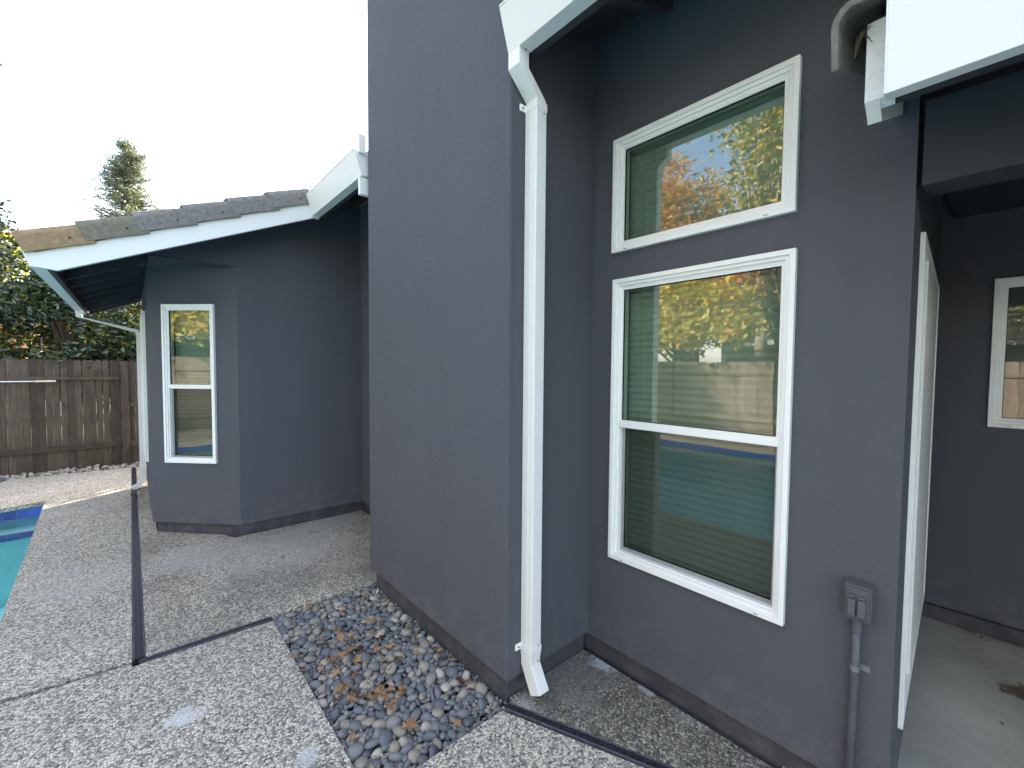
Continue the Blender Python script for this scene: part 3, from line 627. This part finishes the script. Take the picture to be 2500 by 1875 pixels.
# rough sawn board end behind the gutter
mb = MB().prism([(1.43, 2.19), (1.43, 2.385), (1.46, 2.385), (1.46, 2.175)], .205, .262, 'y'); mb.build('fascia_board', 'rough_white', house, label='rough sawn white board end behind the porch gutter')
mb = MB().prism([(1.43, 2.188), (1.475, 2.150), (1.785, 2.285), (1.785, 2.45), (1.461, 2.385), (1.461, 2.188)], .232, .261, 'y'); mb.build('barge_board', 'white', house)
MB().box(1.461, 1.495, -3.4, .228, 2.19, 2.36).build('fascia_board', 'soffit', house)
for k in range(7):
    y = .02-k*.5
    MB().prism([(1.496, ZP(1.496)-.13), (1.758, ZP(1.758)-.13), (1.758, ZP(1.758)-.045), (1.496, ZP(1.496)-.045)], y, y+.04, 'y').build('rafter', 'soffit', house)
for k in range(6):
    MB().tube([(1.42+random.uniform(-.01, .01), .245+random.uniform(0, .03), 2.33+k*.01), (1.41, .275+random.uniform(-.01, .01), 2.35+random.uniform(-.02, .02)), (1.425, .285, 2.31)], .0012, 5).build('dry_twig', 'twig', house)
# downspouts
def rsec(c, a, b, u, v): # rectangle section centred c, half-sizes a,b along u,v
    c = Vector(c); u = Vector(u); v = Vector(v)
    return [c-u*a-v*b, c+u*a-v*b, c+u*a+v*b, c-u*a+v*b]
ux, uy = (1, 0, 0), (0, 1, 0)
xa, xb_ = 1.228, 1.330; yc = 1.371; ha, hb = .0285, .035
mb = MB()
mb.sect([rsec((xa, yc, 2.81), ha-.001, hb, ux, uy), rsec((xa, yc, 2.735), ha-.001, hb, ux, uy), rsec((xb_, yc, 2.640), ha-.001, hb, ux, uy), rsec((xb_, yc, 2.60), ha-.001, hb, ux, uy)])
ds = mb.build('downspout', 'gutter', house, bevel=.003, label='tall white downspout in the corner beside the chimney')
MB().sect([rsec((xb_, yc, 2.615), ha+.001, hb+.001, ux, uy), rsec((xb_, yc, .205), ha+.001, hb+.001, ux, uy)]).build('pipe', 'gutter', ds, bevel=.003)
d_ = Vector((0, -.50, -.86)); n_ = Vector((0, .86, -.50))
MB().sect([rsec((xb_, yc, .225), ha, hb, ux, uy), rsec((xb_, yc, .17), ha, hb, ux, (0, .96, -.28)), rsec((xb_, yc-.062, .06), ha, hb, ux, tuple(n_))]).build('elbow', 'gutter', ds, bevel=.003)
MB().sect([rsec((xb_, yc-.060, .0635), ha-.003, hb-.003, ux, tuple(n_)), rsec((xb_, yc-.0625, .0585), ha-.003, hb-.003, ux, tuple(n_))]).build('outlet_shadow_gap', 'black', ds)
for z in (2.615, .245):
    MB().box(xb_-ha-.003, xb_+ha+.003, yc-hb-.003, yc+hb+.002, z-.014, z+.014).box(xb_-ha-.034, xb_-ha-.002, 1.402, 1.409, z-.014, z+.014).build('strap', 'vinyl', ds, bevel=.0015)
    MB().tube([(xb_-ha-.018, 1.402, z), (xb_-ha-.018, 1.398, z)], .005, 8).build('screw', 'screw', ds)
MB().box(xb_-ha-.0022, xb_-ha-.0008, yc-.004, yc+.004, .25, 2.60).build('seam', 'gutter', ds)
for z in (2.585, .262, .19): MB().tube([(xb_+.012, yc-hb-.001, z), (xb_+.012, yc-hb-.004, z)], .0035, 8).build('screw', 'screw', ds)
for z in (2.598, .228): MB().box(xb_-ha-.0025, xb_+ha+.0025, yc-hb-.0025, yc+hb+.0015, z-.002, z+.002).build('crimp', 'gutter', ds)
MB().tube([(xa+.006, yc-hb, 2.80), (xa+.006, yc-hb-.004, 2.80)], .004, 8).build('screw', 'screw', ds)
mb = MB(); yd_ = 6.95
mb.sect([rsec((-.43, yd_, 2.115), .028, .024, ux, uy), rsec((-.425, yd_, 2.045), .028, .024, (.93, 0, -.1), uy), rsec((.062, yd_, 1.915), .022, .024, (.6, 0, .8), uy), rsec((.082, yd_, 1.85), .026, .024, ux, uy), rsec((.082, yd_, .10), .026, .024, ux, uy), rsec((.03, yd_-.01, .03), .026, .024, (.5, 0, -.86), uy), rsec((-.02, yd_-.02, .015), .022, .024, (.4, 0, -.9), uy)])
d2 = mb.build('downspout', 'gutter', house, label='distant white downspout slanting from the left eave down the bay wall')
MB().box(.053, .118, yd_-.027, yd_+.027, .26, .285).build('strap', 'vinyl', d2)
# windows -------------------------------------------------------------------
slat_cache = {}
def window(Wd, H, loc, rz, label, split=None, blind=True, name='window', fw=.052, proud=.022, screen=True, blind_z0=0.0, pitch=.032, latch=True):
    """local: x right, z up, y inward"""
    mb = MB(); rect_ring(mb, 0, Wd, 0, H, .020, -proud, .02); rect_ring(mb, .018, Wd-.018, .018, H-.018, .016, -proud*.55, .05); rect_ring(mb, .032, Wd-.032, .032, H-.032, .012, -proud*.1, .06)
    wn = mb.build(name, 'vinyl', house, loc=loc, rz=rz, bevel=.0025, label=label)
    def sash(x0, x1, z0, z1, yo, w_=.014):
        q = MB(); rect_ring(q, x0, x1, z0, z1, w_, yo, yo+.03); s_ = q.build('sash', 'vinyl', wn, local=True, bevel=.0015)
        MB().box(x0+w_-.004, x1-w_+.004, yo+.014, yo+.018, z0+w_-.004, z1-w_+.004).build('pane', 'glass', wn, local=True)
        b_ = MB(); rect_ring(b_, x0+w_-.0005, x1-w_+.0005, z0+w_-.0005, z1-w_+.0005, .003, yo+.006, yo+.0138); b_.build('glazing_bead', 'black', wn, local=True)
    i = .039
    if split is None: sash(i, Wd-i, i, H-i, .002)
    else:
        sash(i-.002, Wd-i+.002, split, H-i, .000, .013)
        sash(i, Wd-i, i, split-.002, .024, .018)
        MB().box(i-.004, Wd-i+.004, -.006, .03, split-.022, split+.014).build('meeting_rail', 'vinyl', wn, local=True, bevel=.002)
        if screen: MB().poly([(i+.006, .020, i+.004), (Wd-i-.006, .020, i+.004), (Wd-i-.006, .020, split-.02), (i+.006, .020, split-.02)], [(0, 1, 2, 3)]).build('insect_screen', 'screen', wn, local=True)
        if latch:
            for fx in (.28, .72): MB().box(Wd*fx-.02, Wd*fx+.02, .032, .045, split+.018, split+.026).build('latch', 'vinyl', wn, local=True)
    for fx in (.1, .88): MB().box(Wd*fx-.008, Wd*fx+.008, -proud-.0008, -proud+.002, .007, .0095).build('weep_hole', 'black', wn, local=True)
    if blind:
        key = round(Wd, 3)
        if key not in slat_cache:
            hw = pitch*.52
            slat_cache[key] = MB().poly([(.03, .0, -hw), (Wd-.03, .0, -hw), (Wd-.03, .008, 0), (.03, .008, 0), (Wd-.03, .0, hw), (.03, .0, hw)], [(0, 1, 2, 3), (3, 2, 4, 5)]).mesh('blind_slat', 'blind')
        n = int((H-.05-blind_z0)/pitch)
        for k in range(n):
            o = link('blind_slat', slat_cache[key], wn, local=True); o.location = (0, .085*S, (H-.03-(k+.5)*pitch)*S)
    return wn
A = -math.pi/2
window(UW[1]-UW[0], UW[3]-UW[2], (XW, UW[1], UW[2]), A, 'wide short upper window reflecting orange and green trees', None, True)
window(LW[1]-LW[0], LW[3]-LW[2], (XW, LW[1], LW[2]), A, 'tall sash window below the upper window with blinds', 1.240-LW[2])
u = Vector((.58, -.59, 0)).normalized(); rzb = math.atan2(u.y, u.x)
p0 = Vector((.12, 5.0, 0)); nrm = Vector((u.y, -u.x, 0))
t0 = (Vector((.220, 4.893, 0))-p0).dot(u); q = p0+u*t0+nrm*.003
window(.478, 1.392, (q.x, q.y, .644), rzb, 'narrow sash window in the angled corner wall', 1.322-.644, True)
window(1.0, 1.56, (.12, 6.85, .50), A, 'window on the left side wall seen edge on', .75, True, proud=.03)
window(PWIN[1]-PWIN[0], PWIN[3]-PWIN[2], (3.65, PWIN[1], PWIN[2]), A, 'porch window cut off by the right edge of the picture', None, False)
wd = Td(DH[0], 0, DH[2])
window(DH[1]-DH[0], DH[3]-DH[2], wd, ang, 'tall white framed patio window seen edge on beside the porch', None, False, name='patio_window', proud=.014)
MB().sect([[Td(a, b, z) for a, b in ((.62, -.010), (1.62, -.010), (1.62, .03), (.62, .03))] for z in (.235, 1.95)]).build('door_panel', 'vinyl', house, bevel=.003)
MB().box(4.7, 4.75, -3.3, .3, 0, 2.6).build('interior_wall', 'interior', house)
# outlet box and conduit
ob = empty('outlet_box', (XW, .288, .16), label='grey painted outdoor outlet box with conduit on the wall right of the tall window', cat='outlet')
b0, b1, c0, c1 = .250, .322, .690, .805
MB().sect([[(XW-.001, b0-.004, c0-.004), (XW-.001, b1+.004, c0-.004), (XW-.001, b1+.004, c1+.008), (XW-.001, b0-.004, c1+.008)], [(XW-.040, b0, c0), (XW-.040, b1, c0), (XW-.040, b1, c1), (XW-.040, b0, c1)]]).build('box', 'conduit', ob, bevel=.003)
MB().box(XW-.046, XW-.040, b0+.006, b1-.006, c0+.012, c1-.008).build('cover_plate', 'conduit', ob, bevel=.002)
for y0 in (b0+.012, b0+.038):
    MB().sect([[(XW-.046, y0, c0+.018), (XW-.046, y0+.022, c0+.018), (XW-.046, y0+.022, c0+.075), (XW-.046, y0, c0+.075)], [(XW-.060, y0+.001, c0+.020), (XW-.060, y0+.021, c0+.020), (XW-.053, y0+.021, c0+.072), (XW-.053, y0+.001, c0+.072)]]).build('cover_flap', 'conduit', ob, bevel=.002)
    MB().box(XW-.056, XW-.046, y0+.003, y0+.019, c0+.078, c0+.088).build('hinge', 'conduit', ob, bevel=.001)
MB().tube([(XW-.022, .288, c0), (XW-.022, .288, c0-.045)], .0155, 14).build('connector', 'conduit', ob, smooth=False)
MB().tube([(XW-.022, .288, c0-.02), (XW-.021, .289, .5), (XW-.018, .292, .3), (XW-.016, .294, .03)], .0125, 14).build('conduit', 'conduit', ob, smooth=True)
for z in (.525, .165):
    MB().tube([(XW-.021, .2895, z-.010), (XW-.021, .2895, z+.010)], .0145, 14).box(XW-.004, XW-.0005, .252, .2895, z-.010, z+.010).build('strap', 'screw', ob)
# ------------------------------------------------------------------ fences
def fence(name, x0, x1, y, zt_, pitch, label, mat, along='x', rails=(1.307, .30), group='wooden fences around the yard', gap=.0035, thick=.016, posts=(), railto=None):
    f = empty(name, (x0, y, -.1) if along == 'x' else (y, x0, -.1), label=label, cat='fence')
    n = int((x1-x0)/pitch); mes = []
    for k in range(5):
        h = zt_+.1; wb = pitch-gap; c = .018
        mb = MB(); dzz = random.uniform(-.008, .008)
        out = [(0, 0), (wb, 0), (wb+random.uniform(-.002, .002), h-c+dzz), (wb-c, h+dzz), (c, h+dzz), (random.uniform(-.002, .002), h-c+dzz)]
        mb.prism(out, 0, thick, 'y') if along == 'x' else mb.prism(out, 0, thick, 'x')
        mes.append(mb.mesh('fence_board', mat))
    for i in range(n):
        off = random.uniform(0, .005)
        l = (x0+i*pitch, y+off, -.1) if along == 'x' else (y-off-thick, x0+i*pitch, -.1)
        o = link('fence_board', random.choice(mes), f, loc=l); o.rotation_euler[0 if along != 'x' else 1] = random.gauss(0, .0022)
    for z, hh, dd in ((rails[0], .045, .035), (rails[1], .075, .035)):
        if along == 'x': MB().box(x0, railto or x1, y-dd, y-.001, z-hh/2, z+hh/2).build('rail', mat, f, bevel=.003)
        else: MB().box(y+.001, y+dd, x0, x1, z-hh/2, z+hh/2).build('rail', mat, f, bevel=.003)
    for px_ in posts:
        if along == 'x': MB().box(px_, px_+.085, y-.095, y-.005, -.1, zt_-.01).build('post', mat, f, bevel=.003)
        else: MB().box(y+.002, y+.09, px_, px_+.085, -.1, zt_-.01).build('post', mat, f, bevel=.003)
    return f
fence('wooden_fence', -7.6, -.05, 8.93, 1.575, .0735, 'weathered dark brown board fence behind the pool deck', 'fence', posts=(-.12, -2.6, -5.0), railto=-.13)
fence('wooden_fence', -.034, 1.6, 8.90, 1.56, .0735, 'shorter dark fence section just left of the house corner', 'fence', rails=(.9, .3))
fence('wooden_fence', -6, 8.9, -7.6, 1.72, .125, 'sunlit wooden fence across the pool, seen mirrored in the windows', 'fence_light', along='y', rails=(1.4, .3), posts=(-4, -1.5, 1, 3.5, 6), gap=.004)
# pole hung on the rail
pl = empty('pool_pole', (-1.2, 8.87, 1.27), label='long silver pool pole hung under the upper fence rail', cat='pole')
MB().tube([(-3.4, 8.868, 1.262), (-1.0, 8.868, 1.268)], .011, 10).build('tube', 'pole', pl, smooth=True); MB().tube([(-1.0, 8.868, 1.268), (-.80, 8.868, 1.270)], .014, 10).build('grip', 'cream', pl, smooth=True)
# rock strip
rb = MB().poly([(-7.5, 8.5, -.06), (1.6, 8.44, -.06), (1.6, 8.92, -.06), (-7.5, 8.92, -.06)], [(0, 1, 2, 3)]).build('rock_border', 'soil', kind='structure')
rk = [stone_mesh('rock', 'grit', (1, random.uniform(.6, .95), random.uniform(.45, .8)), i+80, 1) for i in range(8)]
for r_ in rk: r_.polygons.foreach_set('use_smooth', [False]*len(r_.polygons))
for i in range(150):
    x = random.uniform(-2.0, .45); o = bpy.data.objects.new('stone', random.choice(rk)); COL.objects.link(o); o.parent = rb
    o.matrix_local = jig(x, random.uniform(8.50, 8.88), -.02+random.uniform(0, .02), random.uniform(.022, .045))
joined('gravel_fill', rk, [jig(random.uniform(-7.4, 1.5), random.uniform(8.50, 8.9), -.045+random.uniform(0, .03), random.uniform(.010, .03)) for _ in range(2600)], rb, 'grit')
mb = MB(); 
for k_ in range(1): mb.tube([(-1.43, 8.50, 0), (-1.43, 8.50, .018), (-1.43, 8.50, .03), (-1.43, 8.50, .05)], [.19, .19, .16, .03], 32)
mb.build('umbrella_base', 'disc', label='dark grey round cast base standing at the fence side of the deck', cat='umbrella base')
# ------------------------------------------------------------------ vegetation
def leaf_mesh(name, P, size, mats_w, asp=.45, up=.0, fold=.25, droop=0):
    """P: n x 3 points (layout units); each leaf two folded triangles pairs"""
    n = len(P); d = rng.normal(size=(n, 3)); d[:, 2] = d[:, 2]*.7+up-droop; d /= np.linalg.norm(d, axis=1)[:, None]
    t = rng.normal(size=(n, 3)); t[:, 2] *= .6; s_ = np.cross(d, t); s_ /= np.linalg.norm(s_, axis=1)[:, None]; nn = np.cross(d, s_)
    L = size*(.65+.7*rng.random(n))[:, None]; Wd = L*asp
    V = np.stack([P-d*L*.5, P+s_*Wd*.5+nn*Wd*fold-d*L*.05, P+d*L*.5, P-s_*Wd*.5+nn*Wd*fold-d*L*.05], 1).reshape(-1, 3)*S
    b = np.arange(n)*4; F = np.concatenate([np.stack([b, b+1, b+2], 1), np.stack([b, b+2, b+3], 1)])
    me = bpy.data.meshes.new(name); me.vertices.add(len(V)); me.vertices.foreach_set('co', V.ravel())
    me.loops.add(F.size); me.loops.foreach_set('vertex_index', F.ravel().astype(np.int32)); me.polygons.add(len(F)); me.polygons.foreach_set('loop_start', np.arange(0, F.size, 3, dtype=np.int32))
    for q in mats_w: me.materials.append(M[q[0]])
    wts = np.array([q[1] for q in mats_w], float); wts /= wts.sum(); idx = rng.choice(len(wts), n, p=wts); me.polygons.foreach_set('material_index', np.concatenate([idx, idx]).astype(np.int32))
    me.update(); me.validate(); return me
def clumps(centers, per, sig, flat=.8):
    c = np.repeat(np.array(centers), per, 0); return c+rng.normal(size=c.shape)*np.array([sig, sig, sig*flat])
# big evergreen behind the fence
def bushy_tree(x, y, h, rad, label, mats_w, n, leaf, name='laurel_tree', zlo=1.0, group='evergreens behind the fence'):
    t = empty(name, (x, y, -.1), label=label, cat='tree', group=group)
    C_ = []
    while len(C_) < n:
        a = rng.random()*6.283; q = rng.random()**.5; zz = rng.random()
        prof = math.sin(math.pi*min(1, .18+zz*.80))**.6
        px_ = x+rad*q*prof*math.cos(a); py_ = y+rad*q*prof*math.sin(a); pz_ = zlo+(h-zlo)*zz
        if noise.noise(Vector((px_*1.3, py_*1.3, pz_*1.3))) > -.22: C_.append((px_, py_, pz_))
    P_ = clumps(C_, 26, .11); link('crown', leaf_mesh('crown', P_, leaf, mats_w, .42), t)
    mb = MB(); mb.tube([(x, y, -.1), (x+.05, y, h*.35), (x-.05, y+.05, h*.7)], [.11, .08, .04], 8)
    for k in range(26):
        q = C_[rng.integers(len(C_))]; mb.tube([(x, y, h*.25+rng.random()*h*.3), ((x+q[0])/2, (y+q[1])/2, q[2]*.85), q], [.03, .018, .006], 5)
    mb.build('trunk', 'bark', t, smooth=True)
    return t
ev = [('lf_dark', .70), ('lf_mid', .27), ('lf_yel', .03)]
bushy_tree(-2.15, 10.35, 4.1, 1.45, 'tall glossy evergreen behind the fence at the far left', ev, 560, .105)
bushy_tree(-.75, 10.3, 3.0, 1.0, 'lower dark evergreen behind the fence beneath the roof eave', ev, 380, .10)
bushy_tree(.45, 10.4, 2.75, 1.0, 'evergreen behind the fence next to the house corner', [('lf_dark', .5), ('lf_mid', .3), ('lf_yel', .2)], 360, .10)
bushy_tree(-4.3, 10.8, 4.6, 1.6, 'evergreen beyond the fence further left out of the hedge line', ev, 300, .12)
bushy_tree(2.3, 10.9, 3.7, 1.2, 'unseen evergreen added behind the house roof to block sun on the far deck', ev, 420, .13)  # added out of view as a sun blocker for the far deck
bushy_tree(3.9, 11.2, 4.2, 1.3, 'large unseen evergreen added behind the house to block sun on the far deck', ev, 460, .14)  # another added sun blocker, hidden by the house
bushy_tree(5.8, 12.4, 4.8, 1.5, 'second large unseen evergreen added behind the house to block sun on the far deck', ev, 460, .15)  # last of the added sun blockers behind the house
bushy_tree(-2.4, 13.2, 4.3, 1.9, 'sunlit yellow green tree rising behind the evergreen', [('lf_mid', .5), ('lf_yel', .5)], 320, .14)
bushy_tree(-.3, 13.4, 3.1, 1.7, 'sunlit shrub behind the dark evergreens', [('lf_mid', .45), ('lf_yel', .45), ('lf_gold', .1)], 300, .14)
# leaves hanging over the fence top
t = empty('overhanging_branch', (-.95, 9.0, 1.6), label='leafy branch hanging over the top of the dark fence', cat='branch')
cs = [(x_, 8.86+random.uniform(-.05, .15), 1.58+random.uniform(-.10, .12)) for x_ in (-1.05, -.98, -.9, -.82, -.75, -.66, -.6, -1.35, -.45)]
link('foliage', leaf_mesh('foliage', clumps(cs, 9, .05), .085, [('lf_dark', .6), ('lf_mid', .4)], .45), t)
MB().tube([(-1.0, 9.6, 1.9), (-.95, 9.1, 1.72), (-.8, 8.9, 1.6)], [.012, .008, .004], 5).build('stem', 'bark', t)
# pine in the distance
def pine(x, y, top, label):
    t = empty('pine_tree', (x, y, -.1), label=label, cat='tree'); mb = MB()
    mb.tube([(x, y, -.1), (x+.05, y, top*.5), (x, y, top*.99)], [.36, .20, .03], 8); tips = []
    for k in range(330):
        z = top*(1-.60*rng.random()**.9); f_ = (top-z)/(top*.60); a = rng.random()*6.283
        L = (.10+2.9*f_**.72)*(.55+.55*rng.random())
        e = Vector((x+math.cos(a)*L, y+math.sin(a)*L, z+L*.16)); b_ = Vector((x, y, z-.1)); mid = (e+b_)/2+Vector((0, 0, -.08*L))
        mb.tube([b_, mid, e], [.045, .025, .01], 4)
        for s_ in np.linspace(.3, 1, 5): tips.append(tuple(b_*(1-s_)+e*s_+Vector((rng.normal()*.12, rng.normal()*.12, -.05*L*math.sin(math.pi*s_)+.12))))
    mb.build('trunk', 'bark', t, smooth=True)
    link('crown', leaf_mesh('crown', clumps(tips, 15, .10, .7), .20, [('lf_pine', .85), ('lf_mid', .15)], .16, up=.7), t)
pine(.1, 31.5, 13.5, 'tall pine far behind the tiled roof')
# bare twigs above the hedge
t = empty('bare_tree', (-2.0, 17, -.1), label='thin bare branches rising above the hedge at the left', cat='tree'); mb = MB(); mb.tube([(-2.0, 17, -.1), (-2.0, 17, 4.0)], [.08, .03], 6)
for k in range(26):
    a = random.uniform(0, 6.28); z = random.uniform(2.8, 4.2); L = random.uniform(.4, 1.0); mb.tube([(-2, 17, z), (-2+math.cos(a)*L*.5, 17+math.sin(a)*L*.5, z+L*.5), (-2+math.cos(a)*L*.7, 17+math.sin(a)*L*.7, z+L)], [.016, .010, .004], 4)
mb.build('trunk', 'bark', t)
# broadleaf trees across the pool (mirrored in the windows) and added unseen ones that block light
def broadleaf(x, y, h, blobs, label, mats_w, per, leaf, name='autumn_tree', bark='bark', droop=0, sig=.30):
    t = empty(name, (x, y, -.1), label=label, cat='tree', group='tall trees across the pool'); C_ = []
    for bx, by, bz, br, n in blobs:
        for _ in range(n):
            d_ = rng.normal(size=3); d_ /= np.linalg.norm(d_); C_.append((bx+d_[0]*br*rng.random()**.45, by+d_[1]*br*rng.random()**.45, bz+d_[2]*br*1.1*rng.random()**.45))
    link('crown', leaf_mesh('crown', clumps(C_, per, sig), leaf, mats_w, .5, droop=droop), t)
    mb = MB(); mb.tube([(x, y, -.1), (x+.1, y-.1, h*.4), (x-.1, y+.1, h*.85)], [.24, .15, .04], 8)
    for k in range(60):
        q = C_[rng.integers(len(C_))]; z0_ = min(q[2]*.8, h*.3+rng.random()*h*.4); mb.tube([(x, y, z0_), ((x+q[0])/2+.1, (y+q[1])/2, (q[2]+z0_)/2+.1), q], [.05, .03, .008], 5)
    mb.build('trunk', bark, t, smooth=True)
broadleaf(-3.9, 20, 10.8, [(-3.75, 20, 10.2, .85, 50), (-4.0, 20, 8.6, 1.0, 50), (-3.1, 20, 10.25, .35, 10)], 'tall tree whose twig tips reach in at the upper left edge', [('lf_dark', .6), ('lf_mid', .4)], 20, .16, 'green_tree', sig=.16)
org = [('lf_orange', .5), ('lf_gold', .42), ('lf_yel', .08)]
broadleaf(-11, 9.2, 9.5, [(-11, 9.3, 7.2, 1.5, 60), (-11, 8.9, 5.2, 1.7, 70), (-11, 8.2, 8.0, .9, 34), (-11, 8.3, 6.4, 1.1, 44), (-10.6, 8.2, 4.6, 1.3, 50), (-10.6, 8.7, 3.8, 1.2, 40)], 'rust orange tree across the pool, left in the mirrored view', org, 46, .17)
broadleaf(-12, 7.6, 8.8, [(-12, 7.5, 5.8, 1.4, 60), (-12, 7.2, 7.7, .8, 24), (-11.6, 6.9, 4.4, 1.3, 50), (-12, 7.6, 3.4, 1.3, 40)], 'orange and gold tree across the pool, middle of the mirrored view', [('lf_gold', .5), ('lf_orange', .3), ('lf_mid', .2)], 40, .16)
broadleaf(-11.5, 5.2, 11.5, [(-11.5, 5.0, 9.6, 1.7, 70), (-11.5, 4.3, 7.6, 2.0, 90), (-11.2, 3.4, 9.8, 2.0, 70), (-11.3, 3.5, 5.8, 1.8, 70), (-11.5, 5.4, 6.2, 1.0, 30), (-11.3, 4.2, 4.4, 1.6, 60)], 'tall green cedar-like tree across the pool', [('lf_mid', .55), ('lf_yel', .33), ('lf_gold', .12)], 40, .17, 'green_tree', 'pale_bark', .5)
broadleaf(-11, .6, 10, [(-11, .6, 7.5, 2.4, 110), (-11, 0, 5, 2.2, 90), (-11.3, .8, 11, 2.2, 100), (-11.5, 3.4, 12.6, 2.0, 90)], 'green tree across the pool further right', [('lf_mid', .6), ('lf_yel', .3), ('lf_dark', .1)], 34, .18, 'green_tree')  # top blobs, above the mirrored view, added to cut low sky light
broadleaf(-8.6, 6.3, 4.6, [(-7.6, 6.2, 3.5, .8, 40), (-7.2, 5.5, 3.2, .7, 32), (-7.3, 6.6, 2.8, .55, 20), (-6.9, 5.5, 2.5, .4, 12), (-7.2, 4.6, 3.1, .6, 28), (-7.0, 4.2, 2.6, .4, 14), (-7.6, 7.4, 3.2, .8, 30)], 'yellow green tree leaning over the fence across the pool', [('lf_yel', .75), ('lf_gold', .25)], 24, .20, 'yellow_tree', 'pale_bark', .3, .2)
broadleaf(-8.4, 3.6, 5.4, [(-8.3, 3.8, 4.6, .8, 40), (-8.2, 3.0, 4.6, .8, 36), (-7.9, 4.2, 4.0, .5, 16)], 'rust coloured tree with hanging leaves over the far fence', [('lf_orange', .7), ('lf_gold', .3)], 34, .12, 'autumn_tree', 'bark', .9, .2)
broadleaf(-4.5, -7.5, 7, [(-4.5, -7.5, 5, 1.8, 80)], 'green tree at the near end of the yard', [('lf_mid', .7), ('lf_yel', .3)], 30, .18, 'green_tree')
broadleaf(-10.5, -3.6, 9.5, [(-10.5, -3.6, 7, 2.3, 100), (-10.5, -4.2, 4.4, 2.2, 90), (-10.7, -3.2, 10.5, 2.2, 100)], 'dense unseen green tree added by the far fence to block low sky light', [('lf_mid', .7), ('lf_dark', .3)], 34, .18, 'green_tree')  # added out of view to cut low light on the walls
broadleaf(-7.5, -8, 9.5, [(-7.5, -8, 7, 2.4, 100), (-7.5, -8.2, 4.2, 2.2, 90), (-7.8, -7.8, 10.4, 2.2, 100)], 'dense unseen green tree added in the yard corner to block low sky light', [('lf_mid', .7), ('lf_dark', .3)], 34, .18, 'green_tree')  # also added unseen, closing the tree belt against low light
broadleaf(-9.8, 12.6, 9, [(-9.8, 12.6, 6.6, 2.2, 90), (-9.6, 12.2, 4, 2.2, 80)], 'golden tree beyond the far corner of the fence', org, 34, .17)
broadleaf(9.2, 17.3, 10.2, [(9.2, 17.3, 8.6, 1.9, 130), (9.2, 17.3, 6.4, 2.0, 120), (9.0, 17.3, 4.6, 1.8, 80)], 'broad unseen green tree added behind the house to shade the far fence', [('lf_dark', .6), ('lf_mid', .4)], 44, .22, 'green_tree')  # added out of view so its shadow falls on the fence across the pool
# neighbour's house across the pool
nb = empty('neighbour_house', (-15, 4, -.1), label='grey gabled house beyond the sunlit fence across the pool', cat='house')
MB().prism([(-1, -.1), (7.6, -.1), (7.6, 3.2), (3.2, 5.3), (-1.2, 3.2), (-1, 3.2)], -18, -14.4, 'x').build('wall', 'nb_wall', nb)
for k in range(18): MB().box(-14.40, -14.385, -.9, 7.5, .2+k*.17, .36+k*.17).build('siding_board', 'nb_wall', nb)
MB().prism([(3.2, 5.45), (8.1, 3.02), (8.1, 3.15), (3.2, 5.6)], -18, -13.9, 'x').prism([(3.2, 5.45), (-1.7, 3.02), (-1.7, 3.15), (3.2, 5.6)], -18, -13.9, 'x').build('roof', 'nb_roof', nb)
MB().prism([(3.2, 5.42), (8.1, 2.96), (8.1, 3.14), (3.2, 5.6)], -13.9, -13.85, 'x').prism([(3.2, 5.42), (-1.7, 2.96), (-1.7, 3.14), (3.2, 5.6)], -13.9, -13.85, 'x').build('barge_board', 'white', nb)
MB().prism([(-14.4, 3.1), (-12.4, 2.45), (-12.4, 2.52), (-14.4, 3.18)], -1, 6.4, 'y').build('porch_roof', 'nb_roof', nb)
MB().box(-12.46, -12.36, -1, 6.4, 2.36, 2.5).build('gutter', 'nb_wall', nb)
for y_ in (1, 4): MB().box(-14.39, -14.34, y_, y_+1.1, 1.0, 2.2).build('window', 'black', nb)
# red roof glimpsed behind the left hedge
rh = empty('red_roofed_house', (-2, 20, -.1), label='pale house with a red roof glimpsed through the hedge', cat='house')
MB().box(-7, 4, 19.5, 24, -.1, 2.1).build('wall', 'cream', rh); MB().prism([(19.0, 2.0), (21.7, 3.3), (24.5, 2.0)], -7.3, 4.3, 'x').build('roof', 'red_roof', rh)
for q in [m for m in bpy.data.meshes if m.users == 0]: bpy.data.meshes.remove(q)
